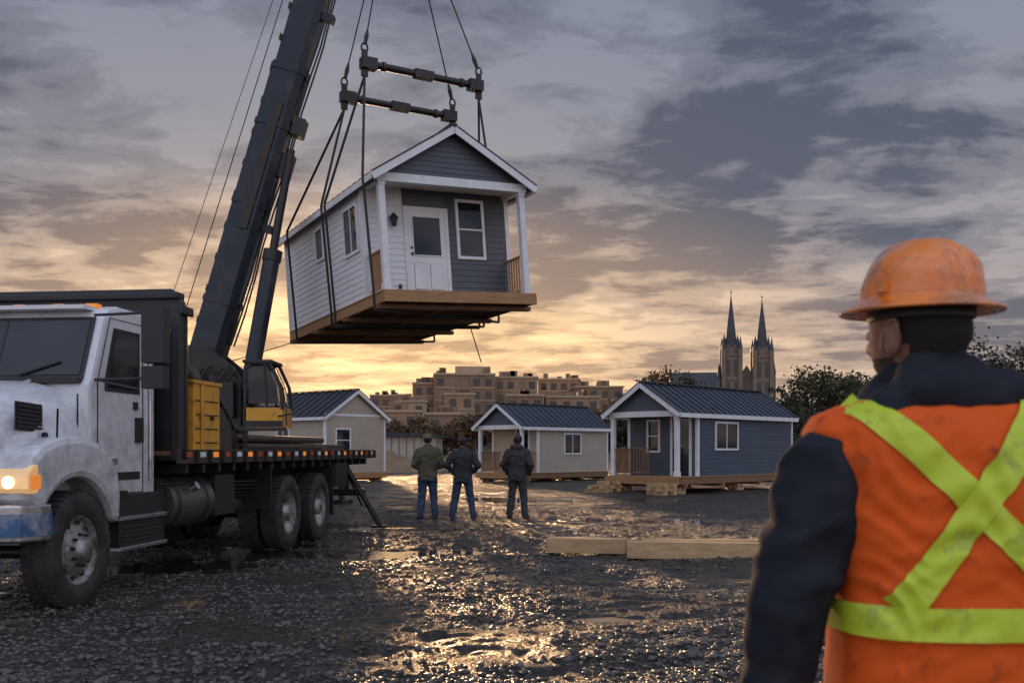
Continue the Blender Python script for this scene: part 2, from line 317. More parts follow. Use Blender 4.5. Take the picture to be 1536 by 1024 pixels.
b.loft([[hc+R@V((math.cos(2*math.pi*i/n)*.084,math.sin(2*math.pi*i/n)*.106,z)) for i in range(n)] for z in(-.03,.0)],BLK,True,False)
b.obj('hard_hat',FW)
# ---------------------------------------------------------------- camera
cam=bpy.data.cameras.new('camera'); co=bpy.data.objects.new('camera',cam); S.collection.objects.link(co); S.camera=co
co.location=(0,0,1.42); co.rotation_euler=(math.radians(90),0,0)
cam.lens=35; cam.sensor_width=36; cam.shift_y=163/1536; cam.clip_end=6000; cam.clip_start=.05
cam.dof.use_dof=True; cam.dof.focus_distance=24; cam.dof.aperture_fstop=5.6
# ---------------------------------------------------------------- world
SAZ=math.radians(-12); SEL=math.radians(7)
sd=V((math.sin(SAZ)*math.cos(SEL),math.cos(SAZ)*math.cos(SEL),math.sin(SEL)))
w=bpy.data.worlds.new('World'); S.world=w; w.use_nodes=True; N=w.node_tree.nodes; Lk=w.node_tree.links
bg=N['Background']; bg.inputs['Strength'].default_value=1
def nd(t,**k):
    x=N.new(t)
    for a,b in k.items(): setattr(x,a,b)
    return x
def mth(op,a,b=None,clamp=False):
    x=nd('ShaderNodeMath',operation=op); x.use_clamp=clamp
    for i,q in enumerate((a,b)):
        if q is None: continue
        if isinstance(q,(int,float)): x.inputs[i].default_value=q
        else: Lk.new(q,x.inputs[i])
    return x.outputs[0]
def ramp(fac,els,interp='LINEAR'):
    r=nd('ShaderNodeValToRGB'); r.color_ramp.interpolation=interp; e=r.color_ramp.elements
    while len(e)<len(els): e.new(.5)
    for q,(p,c) in zip(e,els): q.position=p; q.color=(*c,1) if len(c)==3 else c
    Lk.new(fac,r.inputs['Fac']); return r.outputs['Color']
def mix(f,a,b,mode='MIX'):
    x=nd('ShaderNodeMix',data_type='RGBA',blend_type=mode); x.clamp_result=False
    for i,q in ((0,f),(6,a),(7,b)):
        if isinstance(q,(int,float)): x.inputs[i].default_value=q
        elif isinstance(q,tuple): x.inputs[i].default_value=(*q,1)
        else: Lk.new(q,x.inputs[i])
    return x.outputs[2]
tc=nd('ShaderNodeTexCoord'); sp=nd('ShaderNodeSeparateXYZ'); Lk.new(tc.outputs['Generated'],sp.inputs[0])
X,Y,Z=sp.outputs
zz=mth('ADD',mth('MAXIMUM',Z,0.0),.12)
cb=nd('ShaderNodeCombineXYZ'); Lk.new(mth('DIVIDE',X,zz),cb.inputs[0]); Lk.new(mth('DIVIDE',Y,zz),cb.inputs[1])
def cn(scale,det,rough,dist,off,sc=(1,1,1),rz=0):
    mp=nd('ShaderNodeMapping'); mp.inputs['Location'].default_value=off; mp.inputs['Scale'].default_value=sc; mp.inputs['Rotation'].default_value=(0,0,rz)
    Lk.new(cb.outputs[0],mp.inputs['Vector'])
    n=nd('ShaderNodeTexNoise'); n.inputs['Scale'].default_value=scale; n.inputs['Detail'].default_value=det; n.inputs['Roughness'].default_value=rough; n.inputs['Distortion'].default_value=dist
    Lk.new(mp.outputs[0],n.inputs['Vector']); return n.outputs['Fac']
n1=cn(1.15,8,.55,.3,(3.1,1.7,0),(1,.75,1),.3); n2=cn(3.6,8,.62,.3,(7.3,2.2,4),(.8,1.1,1),.2)
cl=mth('ADD',mth('MULTIPLY',n1,.50),mth('MULTIPLY',n2,.50))
cm=ramp(cl,[(.42,(0,0,0)),(.48,(.42,.42,.42)),(.56,(1,1,1))],'EASE')
hx=mth('ABSOLUTE',mth('ADD',X,.13)); hz=mth('ABSOLUTE',mth('SUBTRACT',Z,.085))
gd=mth('SQRT',mth('ADD',mth('POWER',mth('MULTIPLY',hx,.44),2),mth('POWER',mth('MULTIPLY',hz,1.35),2)))
front=mth('MULTIPLY',mth('ADD',Y,0.0),1.6,True)
gl=mth('MULTIPLY',ramp(gd,[(0,(1,1,1)),(.07,(.80,.80,.80)),(.14,(.36,.36,.36)),(.27,(0,0,0))],'EASE'),front)
base=ramp(mth('MAXIMUM',Z,0.0),[(0,(.56,.42,.33)),(.09,(.47,.39,.36)),(.2,(.36,.335,.36)),(.32,(.27,.285,.345)),(.45,(.22,.25,.34)),(1,(.42,.47,.58))])
light=mix(gl,base,(1.55,1.00,.50))
dark=mix(mth('MULTIPLY',gl,.80),ramp(mth('MAXIMUM',Z,0.0),[(0,(.23,.20,.21)),(.1,(.155,.15,.185)),(.2,(.105,.118,.165)),(.42,(.080,.098,.150)),(1,(.19,.21,.28))]),(.72,.45,.25))
skyc=mix(cm,light,dark)
sk=nd('ShaderNodeTexSky',sky_type='NISHITA'); sk.sun_disc=False; sk.sun_elevation=SEL; sk.sun_rotation=SAZ; sk.air_density=1.5; sk.dust_density=3
skyc=mix(1.0,skyc,mix(1.0,sk.outputs[0],(.003,.003,.003),'MULTIPLY'),'ADD')
bkfill=nd('ShaderNodeMapRange'); Lk.new(Y,bkfill.inputs[0]); bkfill.inputs[1].default_value=.35; bkfill.inputs[2].default_value=-.5; bkfill.inputs[3].default_value=1; bkfill.inputs[4].default_value=3.4  # sky behind the camera boosted, an added unseen fill for camera-facing sides
skyc=mix(1.0,skyc,bkfill.outputs[0],'MULTIPLY')
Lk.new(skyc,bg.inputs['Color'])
sl=bpy.data.lights.new('sun','SUN'); sl.energy=4.4; sl.angle=math.radians(3); sl.color=(1,.60,.30)
so=bpy.data.objects.new('sun',sl); S.collection.objects.link(so); so.rotation_euler=sd.to_track_quat('Z','Y').to_euler()
# ---------------------------------------------------------------- ground
G=rs.rand(256,256)
def vn(x,y):
    xi=np.floor(x).astype(int); yi=np.floor(y).astype(int); fx=x-xi; fy=y-yi; fx=fx*fx*(3-2*fx); fy=fy*fy*(3-2*fy)
    g=lambda a,b:G[a%256,b%256]
    return (g(xi,yi)*(1-fx)+g(xi+1,yi)*fx)*(1-fy)+(g(xi,yi+1)*(1-fx)+g(xi+1,yi+1)*fx)*fy
def fbm(x,y,o=4):
    r=0;a=1;t=0
    for i in range(o):
        r=r+a*(vn(x*2**i+i*17.3,y*2**i+i*9.1)-.5)*2; t+=a; a*=.5
    return r/t
DIPS=[(1.9,10.1,.9,.4),(.6,8.5,.45,.25),(-1.1,7.0,.4,.2),(-1.3,13.7,.8,.5),(-4.7,12.2,.9,.5),(2.4,24,1.6,.9),(-3.4,26,1.6,1.1),(-2.2,10.0,.5,.3),(1.3,17,1.0,.5),(-.6,17.5,.7,.4),(4.2,19,1.2,.6),(.5,11.4,.5,.25),(5.5,28,2.0,1.0),(-.4,30,2.0,1.3)]
def gh(x,y):
    h=.052*fbm(x*.30+5,y*.55+3,3)+.036*fbm(x*1.1,y*2.0,3)+.028*fbm(x*5,y*6,3)+.007
    for a,c,rx,ry in DIPS:
        h=h-.036*np.exp(-((x-a)/rx)**2-((y-c)/ry)**2)
    return h
def steps(lo,hi,s0,core,g=1.12):
    a=list(np.arange(core[0],core[1],s0)); s=s0; x=a[-1]
    while x<hi: s*=g; x+=s; a.append(min(x,hi))
    s=s0; x=a[0]; b=[]
    while x>lo: s*=g; x-=s; b.append(max(x,lo))
    return np.array(b[::-1]+a)
xs=steps(-3000,3000,.045,(-7,7)); ys=np.concatenate([steps(-200,5,.5,(3,5.01)),np.arange(5.05,13,.035),np.arange(13,26,.07),np.arange(26,56,.2)]); 
s=.3;y=56; ext=[]
while y<4500: ext.append(y); s*=1.13; y+=s
ys=np.unique(np.concatenate([ys,ext]))
XX,YY=np.meshgrid(xs,ys); HH=gh(XX,YY); fade=np.clip(1.3-np.abs(YY)/60,0,1)*np.clip(1.5-np.abs(XX)/50,0,1); HH*=fade
nv=XX.size; nx=len(xs); ny=len(ys)
me=bpy.data.meshes.new('ground'); I=np.arange(nv).reshape(ny,nx)
F=np.stack([I[:-1,:-1],I[:-1,1:],I[1:,1:],I[1:,:-1]],-1).reshape(-1,4)
npmesh(me,np.stack([XX,YY,HH],-1).reshape(-1,3),F); me.shade_smooth()
g=bpy.data.objects.new('ground',me); S.collection.objects.link(g)
def groundmat():
    m=bpy.data.materials.new('wet_gravel'); m.use_nodes=True; N=m.node_tree.nodes; L=m.node_tree.links; b=N['Principled BSDF']
    tc=N.new('ShaderNodeTexCoord')
    def no(s,d,r=.6):
        n=N.new('ShaderNodeTexNoise'); n.inputs['Scale'].default_value=s; n.inputs['Detail'].default_value=d; n.inputs['Roughness'].default_value=r; L.new(tc.outputs['Object'],n.inputs['Vector']); return n.outputs['Fac']
    def rp(f,els):
        r=N.new('ShaderNodeValToRGB'); e=r.color_ramp.elements
        while len(e)<len(els): e.new(.5)
        for q,(p,c) in zip(e,els): q.position=p; q.color=(*c,1)
        L.new(f,r.inputs['Fac']); return r.outputs['Color']
    vo=N.new('ShaderNodeTexVoronoi'); vo.inputs['Scale'].default_value=24; L.new(tc.outputs['Object'],vo.inputs['Vector'])
    v2=N.new('ShaderNodeTexVoronoi'); v2.inputs['Scale'].default_value=55; L.new(tc.outputs['Object'],v2.inputs['Vector'])
    c=rp(no(9,9,.8),[(.32,(.013,.012,.010)),(.52,(.040,.035,.030)),(.72,(.12,.104,.088))])
    mx=N.new('ShaderNodeMix'); mx.data_type='RGBA'; mx.blend_type='MULTIPLY'; mx.inputs[0].default_value=.85
    L.new(c,mx.inputs[6]); L.new(rp(vo.outputs['Color'],[(.2,(.4,.4,.4)),(.8,(1.7,1.6,1.5))]),mx.inputs[7]); L.new(mx.outputs[2],b.inputs['Base Color'])
    wet=rp(no(.6,7,.7),[(.40,(.20,.20,.20)),(.52,(.42,.42,.42)),(.64,(.75,.75,.75))])
    L.new(wet,b.inputs['Roughness'])
    ad=N.new('ShaderNodeMath'); ad.operation='ADD'; L.new(vo.outputs['Distance'],ad.inputs[0]); 
    a2=N.new('ShaderNodeMath'); a2.operation='MULTIPLY'; a2.inputs[1].default_value=.5; L.new(v2.outputs['Distance'],a2.inputs[0]); L.new(a2.outputs[0],ad.inputs[1])
    bp=N.new('ShaderNodeBump'); bp.inputs['Strength'].default_value=1; bp.inputs['Distance'].default_value=.035; bp.invert=True; L.new(ad.outputs[0],bp.inputs['Height'])
    bp2=N.new('ShaderNodeBump'); bp2.inputs['Strength'].default_value=.8; bp2.inputs['Distance'].default_value=.09; L.new(no(3.5,9,.75),bp2.inputs['Height']); L.new(bp.outputs['Normal'],bp2.inputs['Normal'])
    L.new(bp2.outputs['Normal'],b.inputs['Normal']); return m
me.materials.append(groundmat())
WL=-.022
mb=MB(); WATER=pm('puddle_water',(.035,.028,.022),.06,0,.2,3,.05,9,spec=.6)
mb.add([(-30,4,WL),(30,4,WL),(30,60,WL),(-30,60,WL)],[(0,1,2,3)],WATER); mb.obj('puddle_water')
n=60000
u=rs.rand(n); yy=5+ (u**1.5)*20; xx=(rs.rand(n)*2-1)*(yy*.56+.8); hz=gh(xx,yy); keep=(hz>WL-.010)&(fbm(xx*.9+3,yy*1.2,3)>-.38+.3*rs.rand(n)); xx,yy,hz=xx[keep],yy[keep],hz[keep]; n=len(xx)
sz=.008+.018*rs.rand(n)**3+.018*(rs.rand(n)>.98)
t=(1+5**.5)/2; ico=np.array([(-1,t,0),(1,t,0),(-1,-t,0),(1,-t,0),(0,-1,t),(0,1,t),(0,-1,-t),(0,1,-t),(t,0,-1),(t,0,1),(-t,0,-1),(-t,0,1)])/1.9
icf=np.array([(0,11,5),(0,5,1),(0,1,7),(0,7,10),(0,10,11),(1,5,9),(5,11,4),(11,10,2),(10,7,6),(7,1,8),(3,9,4),(3,4,2),(3,2,6),(3,6,8),(3,8,9),(4,9,5),(2,4,11),(6,2,10),(8,6,7),(9,8,1)])
P=ico[None]*(.75+.5*rs.rand(n,12,1))*(sz[:,None,None])*np.stack([.8+.8*rs.rand(n),.8+.8*rs.rand(n),.5+.4*rs.rand(n)],-1)[:,None,:]
P[:,:,0]+=xx[:,None];P[:,:,1]+=yy[:,None];P[:,:,2]+=(hz+sz*.2)[:,None]
FF=(icf[None]+(np.arange(n)*12)[:,None,None]).reshape(-1,3)
me=bpy.data.meshes.new('gravel'); npmesh(me,P.reshape(-1,3),FF); o=bpy.data.objects.new('gravel',me); S.collection.objects.link(o)
me.materials.append(pm('wet_stone',(.12,.108,.096),.34,0,.5,11,.1,80,(.028,.025,.022)))
# ---------------------------------------------------------------- house builder
def siding(mb,O,u,n,f0,f1,z0,z1,m,p=.14,th=.018):
    O,u,n=V(O),V(u),V(n); z=z0; up=V((0,0,1))
    while z<z1-1e-4:
        t=min(z+p,z1)
        a=[O+u*f0(z)+up*z+n*th,O+u*f1(z)+up*z+n*th,O+u*f1(t)+up*t+n*.004,O+u*f0(t)+up*t+n*.004]
        c=[O+u*f0(z)+up*z+n*.003,O+u*f1(z)+up*z+n*.003]
        fl=u.cross(up).dot(n)<0
        fs=[(0,1,2,3)] if not fl else [(3,2,1,0)]
        mb.add(a,fs,m); mb.add([c[0],c[1],a[1],a[0]],[(0,1,2,3)] if not fl else [(3,2,1,0)],m); z=t
def window(mb,O,u,n,uc,zc,w_,h_,fm,gm,mull='v',fw=.07):
    O,u,n=V(O),V(u),V(n); up=V((0,0,1)); c=O+u*uc+up*zc
    mb.abox(c+n*.022,u*(w_/2),n*.004,up*(h_/2),gm)
    for sgn in(-1,1):
        mb.abox(c+u*sgn*(w_/2+fw/2)+n*.03,u*fw/2,n*.03,up*(h_/2+fw),fm)
        mb.abox(c+up*sgn*(h_/2+fw/2)+n*.0285,u*(w_/2),n*.0275,up*fw/2,fm)
    if mull=='v': mb.abox(c+n*.032,u*.02,n*.012,up*(h_/2),fm)
    if mull=='h': mb.abox(c+n*.032,u*(w_/2),n*.012,up*.02,fm)
def house(name,loc,rot,W,L,H,rise,porch,fs,ss,gs,roofm,fs2=None,door=(1,.9),fwin=None,swins=(),rails='LR',ribs=.4,stilts=True,ohs=.2,lamp=False):
    E=empty(name,loc,rot); 
    wl=MB(); x=V((1,0,0)); y=V((0,1,0))
    c0=lambda a:(lambda z:a)
    wl.box(.0,.06,porch,L,0,H,ss); wl.box(W-.06,W,porch,L,0,H,ss); wl.box(.06,W-.06,porch,porch+.06,0,H,fs); wl.box(.06,W-.06,L-.06,L,0,H,ss)
    siding(wl,(0,0,0),y,-x,c0(porch+.06),c0(L),0,H,ss); siding(wl,(W,0,0),y,x,c0(porch+.06),c0(L),0,H,ss)
    dl=door[0] if door else W/2
    if fs2: siding(wl,(0,porch,0),x,-y,c0(.06),c0(dl),0,H,fs2); siding(wl,(0,porch,0),x,-y,c0(dl+door[1]),c0(W-.06),0,H,fs)
    else: siding(wl,(0,porch,0),x,-y,c0(.06),c0(W-.06),0,H,fs)
    siding(wl,(0,L,0),x,y,c0(.06),c0(W-.06),0,H,ss)
    k=(W/2)/rise
    for yy,nn in((.03 if porch else 0,-y),(L,y)):
        wl.prism([(0,H),(W,H),(W/2,H+rise)],'y',yy,yy+(.05 if nn.y<0 else -.05),gs)
        siding(wl,(0,yy,0),x,nn,lambda z:max(0,(z-H)*k),lambda z:W-max(0,(z-H)*k),H,H+rise-.05,gs,.12)
    wl.obj('walls',E,fixn=False)
    tr=MB()
    for xx,sg in((0,-1),(W,1)):
        tr.box(xx-.055,xx+.055,porch-.035,porch+.075,0,H-.002,WHT); tr.box(xx-.05,xx+.05,L-.06,L+.035,0,H-.002,WHT)
    if porch:
        tr.box(-.03,W+.03,-.03,.13,H-.18,H+.01,WHT)
        tr.box(.0,.12,.13,porch,H-.16,H,WHT); tr.box(W-.12,W,.13,porch,H-.16,H,WHT)
        tr.box(.06,W-.06,.13,porch,H-.03,H-.005,WHT)
        for xx in(.02,W-.16):
            tr.box(xx,xx+.14,.0,.14,0.004,H-.182,WHT); tr.box(xx-.02,xx+.16,-.02,.16,.003,.16,WHT); tr.box(xx-.015,xx+.155,-.015,.155,H-.26,H-.184,WHT)
    else:
        tr.box(-.02,W+.02,-.03,-.022,H-.02,H+.1,WHT)
    if door:
        a,wd=door; yp=porch-.02
        tr.box(a,a+.09,yp-.03,yp+.02,0,2.12,WHT); tr.box(a+wd-.09,a+wd,yp-.03,yp+.02,0,2.12,WHT); tr.box(a+.09,a+wd-.09,yp-.028,yp+.02,2.03,2.12,WHT)
        DM=WHT if name.startswith('white') else GLASS
        tr.box(a+.09,a+wd-.09,yp-.012,yp+.015,.0,2.03,DM)
        if DM==WHT:
            tr.box(a+.22,a+wd-.22,yp-.020,yp-.0125,1.0,1.88,GLASS)
            for q in((a+.20,a+.225),(a+wd-.225,a+wd-.20)): tr.box(q[0],q[1],yp-.035,yp-.013,.975,1.905,WHT)
            for q in((.975,1.0),(1.88,1.905)): tr.box(a+.225,a+wd-.225,yp-.035,yp-.013,q[0],q[1],WHT)
            for q in((a+.2,a+wd/2-.04),(a+wd/2+.04,a+wd-.2)):
                tr.box(q[0],q[1],yp-.016,yp-.0125,.2,.82,RIM); tr.box(q[0]+.010,q[1]-.010,yp-.03,yp-.0165,.210,.810,WHT)
            tr.cyl((a+.17,yp-.07,1.02),(a+.17,yp-.01,1.02),.03,.03,10,BLK); tr.cyl((a+.17,yp-.03,1.16),(a+.17,yp-.01,1.16),.028,.028,10,BLK)
    if fwin: window(tr,(0,porch,0),x,-y,*fwin,WHT,GLASS,'h')
    for (sd_,yc,zc,ww,hh,mu) in swins:
        if sd_=='L': window(tr,(0,0,0),y,-x,yc,zc,ww,hh,WHT,GLASS,mu)
        else: window(tr,(W,0,0),y,x,yc,zc,ww,hh,WHT,GLASS,mu)
    if lamp:
        lx=.70
        tr.cyl((lx,porch-.02,1.80),(lx,porch-.12,1.83),.02,.02,8,BLK); tr.cyl((lx,porch-.12,1.62),(lx,porch-.12,1.80),.055,.09,8,BLK); tr.cyl((lx,porch-.12,1.80),(lx,porch-.12,1.93),.12,.01,8,BLK)
        tr.box(lx+.06,lx+.13,porch-.06,porch-.02,.2,.3,BLK); tr.box(.53,.57,porch-.06,porch-.02,.22,.28,BLK)
    tr.obj('trim_door_windows',E,.006)
    rf=MB(); th=.07; sl_=rise/(W/2); y0,y1=-.18,L+.15
    for sg in(-1,1):
        ex=W/2+sg*(W/2+ohs); ez=H-ohs*sl_+.06; rz=H+rise+.06
        nr=V((sg*sl_,0,1)).normalized()
        A=V((W/2,y0,rz));B=V((ex,y0,ez));C=V((ex,y1,ez));D=V((W/2,y1,rz)); dn=V((0,0,-th))
        vs=[A,B,C,D,A+dn,B+dn,C+dn,D+dn]; f=[(0,1,2,3),(7,6,5,4),(1,5,6,2),(0,4,5,1),(3,2,6,7)]
        if sg<0: f=[q[::-1] for q in f]
        rf.add(vs,f,roofm)
        q=y0+.02
        while q<y1:
            rf.beam(A+V((0,q-y0,0))+nr*.012,B+V((0,q-y0,0))+nr*.012,.03,.045,roofm,up=nr); q+=ribs
        for yb in(y0-.022,y1+.022):
            rf.beam((W/2,yb,rz-.085),(ex,yb,ez-.085),.04,.17,WHT,up=nr)
            rf.beam((W/2,yb,rz+.01),(ex+sg*.01,yb,ez+.01),.06,.03,roofm,up=nr)
        rf.beam((ex+sg*.012,y0,ez-.075),(ex+sg*.012,y1,ez-.075),.02,.14,WHT)
    rf.beam((W/2,y0-.03,H+rise+.085),(W/2,y1+.03,H+rise+.085),.16,.03,roofm)
    rf.obj('roof',E)
    fl=MB()
    fl.box(-.06,W+.06,-.1,L+.02,-.035,-.002,WOOD)
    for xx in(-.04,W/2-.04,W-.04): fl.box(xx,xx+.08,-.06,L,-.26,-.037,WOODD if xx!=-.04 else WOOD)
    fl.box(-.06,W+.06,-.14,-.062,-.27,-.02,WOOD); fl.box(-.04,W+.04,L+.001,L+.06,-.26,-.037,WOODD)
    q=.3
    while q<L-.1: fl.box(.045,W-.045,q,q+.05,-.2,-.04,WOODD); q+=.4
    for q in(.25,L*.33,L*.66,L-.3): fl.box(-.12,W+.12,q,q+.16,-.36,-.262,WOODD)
    fl.obj('floor_frame',E,.004)
    if porch and rails:
        r=MB()
        for sg in rails:
            xx=.09 if sg=='L' else W-.09
            if sg in 'LR':
                r.box(xx-.035,xx+.035,.142,porch-.04,.90,.94,WOOD); r.box(xx-.02,xx+.02,.142,porch-.04,.09,.13,WOOD)
                q=.2
                while q<porch-.06: r.box(xx-.018,xx+.018,q,q+.036,.13,.90,WOOD); q+=.115
            else:
                r.box(.185,door[0]-.1,.03,.1,.90,.94,WOODD); r.box(.185,door[0]-.1,.045,.085,.09,.13,WOODD)
                q=.22
                while q<(door[0]-.15): r.box(q,q+.036,.047,.083,.13,.90,WOODD); q+=.12
        r.obj('porch_railing',E)
    if stilts:
        b=MB(); fz=-loc[2]
        for xx in(.1,W-.5):
            for yy in(.1,L/2,L-.5):
                z=fz-.02; k=0
                while z<-.36-.001:
                    t=min(z+.13,-.362)
                    if k%2: b.box(xx,xx+.45,yy+.04,yy+.16,z,t,WOODL); b.box(xx,xx+.45,yy+.3,yy+.42,z,t,WOODL)
                    else: b.box(xx+.04,xx+.16,yy,yy+.45,z,t,WOODL); b.box(xx+.3,xx+.42,yy,yy+.45,z,t,WOODL)
                    z=t+.001;k+=1
        b.obj('support_blocks',E)
    return E
hx_,hy_=V((.866,.498,0)),V((-.498,.866,0))
xa=V((.866,.498,.054)).normalized(); ya=V((-.498,.866,-.035)); ya=(ya-xa*ya.dot(xa)).normalized(); za=xa.cross(ya)
HM=Matrix((xa,ya,za)).transposed()
HL0=V((-2.77,21.6,4.9))
house('white_tiny_house',HL0,HM.to_euler(),3.72,6.6,2.56,1.1,.95,GSID,WSID,GSID,ROOF,fs2=WSID,door=(.97,1.14),fwin=(2.70,1.66,.62,1.28),
  swins=[('L',1.68,1.65,.8,1.0,'v'),('L',3.85,1.8,.5,.7,None)],rails='LR',stilts=False,lamp=True,ribs=.35)
house('blue_tiny_house',(3.38,34.3,.56),(0,0,math.radians(-43.8)),2.8,7.5,2.15,.92,1.1,GBSID,BSID,GBSID,ROOFB,door=(1.75,.85),fwin=(1.05,1.35,.42,1.0),swins=[('R',2.9,1.35,1.35,.85,'v')],rails='LF',ribs=.4)
house('beige_tiny_house',(-1.57,45.9,.42),(0,0,math.radians(-43.8)),2.8,6.0,2.12,.95,1.0,TSID,TSID,GBSID,ROOFB,door=(1.5,.85),fwin=None,swins=[('R',3.4,1.3,1.1,.85,'v')],rails='LFR',ribs=.4)
house('tan_tiny_house',(-8.26,44,.42),(0,0,math.radians(49.5)),3.5,6.5,2.55,1.15,0,TSID,TSID,TSID,ROOF,door=None,fwin=(1.0,1.45,.75,.95),swins=[('L',3,1.5,.8,.9,'v')],rails='',ribs=.5)
# ---------------------------------------------------------------- rigging
def HP(x,y,z): return HL0+HM@V((x,y,z))
E=empty('spreader_bar_rigging'); r=MB(); hook=V((-2.85,24.7,16.0))
bars=[(V((-2.16,24.26,10.55)),3.05),(V((-2.87,25.5,10.2)),3.0)]
ends=[]
for c,Lb in bars:
    a=c-hx_*Lb/2; b=c+hx_*Lb/2; ends.append((a,b))
    r.cyl(a,b,.085,.085,14,STEEL); r.abox(c,hx_*.25,hy_*.10,V((0,0,.10)),STEEL)
    for p,sg in((a,1),(b,-1)):
        r.abox(p+hx_*sg*.10,hx_*.19,hy_*.12,V((0,0,.13)),STEEL); r.cyl(p+hx_*sg*.45,p+hx_*sg*.52,.115,.115,14,RUST)
        r.abox(p+V((0,0,.18)),hx_*.07,hy_*.025,V((0,0,.14)),STEEL); r.abox(p+V((0,0,-.18)),hx_*.08,hy_*.03,V((0,0,.14)),STEEL)
        t=V((0,0,1)); d=(hook-p).normalized(); q=p+V((0,0,.36))
        for i in range(10):
            a0=2*math.pi*i/10;a1=2*math.pi*(i+1)/10
            r.cyl(q+(hx_*math.cos(a0)+t*math.sin(a0)*1.4)*.08,q+(hx_*math.cos(a1)+t*math.sin(a1)*1.4)*.08,.024,.024,6,STEEL,False)
        r.cyl(q+d*.1,q+d*.32,.04,.055,8,STEEL); r.cyl(q+d*.32,q+d*.5,.055,.02,8,STEEL)
        r.cyl(q+d*.4,hook,.018,.018,6,CABLE)
r.ell(hook,.2,.14,.3,YEL); r.cyl(hook+V((0,0,.2)),hook+V((0,0,.9)),.18,.18,12,YEL)
r.obj('spreader_bars',E)
s2=MB()
def sling(p,q,w=.06):
    p,q=V(p),V(q); s2.beam(p,q,w,.014,STRAP,up=(.5,-.8,.1))
W_=3.72; ohz=2.56-.2*1.1/1.86
for (a,b),y0,y1 in ((ends[0],.22,2.7),(ends[1],2.95,5.7)):
    dnv=V((0,0,-.3))
    for yq in(y0,y1):
        yr=max(yq,1.9)
        for p,xe,xf,ye in((a,-.245,-.16,yq),(b,W_+.245,W_+.16,yr)):
            sling(p+dnv,HP(xe,ye,ohz+.09)); sling(HP(xe,ye,ohz+.09),HP(xf,ye,-.02)); sling(HP(xf,ye,-.02),HP(xf,ye,-.39))
        sling(HP(-.16,yq,-.39),HP(W_+.16,yr,-.39))
s2.beam(HP(W_-.3,2.6,-.4),HP(W_-.15,2.4,-1.35),.06,.01,STRAP)
s2.cyl(HP(.0,6.6,-.3),V((-7.6,24.5,3.4)),.012,.012,5,CABLE)
s2.obj('slings',E)
# ---------------------------------------------------------------- wheels
def wheel(mb,c,ax,R=.525,w_=.28,front=False):
    c=V(c); ax=V(ax).normalized(); h_=w_/2
    mb.rev(c,ax,[(R*.58,h_*.75),(R*.62,h_*.98),(R*.8,h_*1.05),(R*.93,h_*.95),(R*.985,h_*.8),(R,h_*.5),(R,0),(R,-h_*.5),(R*.985,-h_*.8),(R*.93,-h_*.95),(R*.8,-h_*1.05),(R*.58,-h_*.75)],40,RUB)
    u=ax.orthogonal().normalized(); v=ax.cross(u)
    for i in range(44):
        t=2*math.pi*i/44; d=u*math.cos(t)+v*math.sin(t); tg=ax.cross(d)
        for s_ in(-1,1): mb.abox(c+d*R*.997+ax*s_*h_*.48,ax*h_*.36,tg*.024,d*.012,RUB)
    if front:
        pr=[(R*.6,h_*.8),(R*.575,h_*.85),(R*.55,h_*.55),(R*.48,h_*.45),(R*.36,h_*.75),(R*.27,h_*.85),(R*.2,h_*1.0),(R*.19,h_*1.35),(R*.14,h_*1.45),(0.001,h_*1.45)]
        hr,ho,br,bo=R*.465,h_*.49,R*.27,h_*.88
    else:
        pr=[(R*.6,h_*.8),(R*.575,h_*.85),(R*.55,h_*.1),(R*.48,-h_*.1),(R*.3,-h_*.2),(R*.25,h_*.0),(R*.24,h_*.8),(R*.16,h_*1.0),(0.001,h_*1.0)]
        hr,ho,br,bo=R*.43,-h_*.10,R*.28,-h_*.15
    mb.rev(c,ax,pr,32,RIM)
    mb.rev(c,ax,[(R*.58,-h_*.7),(.01,-h_*.6)],20,BLK)
    for i in range(10):
        t=2*math.pi*i/10; d=u*math.cos(t)+v*math.sin(t)
        mb.cyl(c+d*hr+ax*(ho-.01),c+d*hr+ax*(ho+.012),R*.052,R*.052,10,BLK)
        t+=.31; d=u*math.cos(t)+v*math.sin(t)
        mb.cyl(c+d*br+ax*(bo-.02),c+d*br+ax*(bo+.03),.017,.014,6,STEEL)
# ---------------------------------------------------------------- flatbed truck
T=empty('flatbed_truck',(-3.85,8.94,0),(0,0,-math.atan2(.116,.993)))
b=MB()
wheel(b,(-.15,0,.525),(1,0,0),front=True); wheel(b,(-2.29,0,.525),(-1,0,0),front=True)
for yy in(5.55,7.0):
    for x_ in(-.15,-.47): wheel(b,(x_,yy,.525),(1,0,0))
    for x_ in(-2.29,-1.97): wheel(b,(x_,yy,.525),(-1,0,0))
    b.cyl((-.4,yy,.525),(-2,yy,.525),.09,.09,12,STEEL); b.ell((-1.22,yy,.525),.22,.22,.22,STEEL)
b.cyl((-.3,0,.5),(-2.1,0,.5),.06,.06,10,STEEL)
b.obj('wheels',T)
b=MB()
def arc(cx,cz,R,a0,a1,n): return [(cx+R*math.cos(math.radians(a0+(a1-a0)*i/n)),cz+R*math.sin(math.radians(a0+(a1-a0)*i/n))) for i in range(n+1)]
fp=[(-.74,1.0),(-.76,1.20),(-.70,1.36),(-.55,1.46),(-.3,1.53),(.05,1.55),(.35,1.50),(.58,1.38),(.72,1.20),(.76,.98),(.74,.72)]+arc(0,.53,.64,18,146,16)
b.prism(fp,'x',-.03,-.62,TWH); b.prism(fp,'x',-1.82,-2.41,TWH)
b.obj('fenders',T,.07,fixn=True)
b=MB()
cx=-1.22
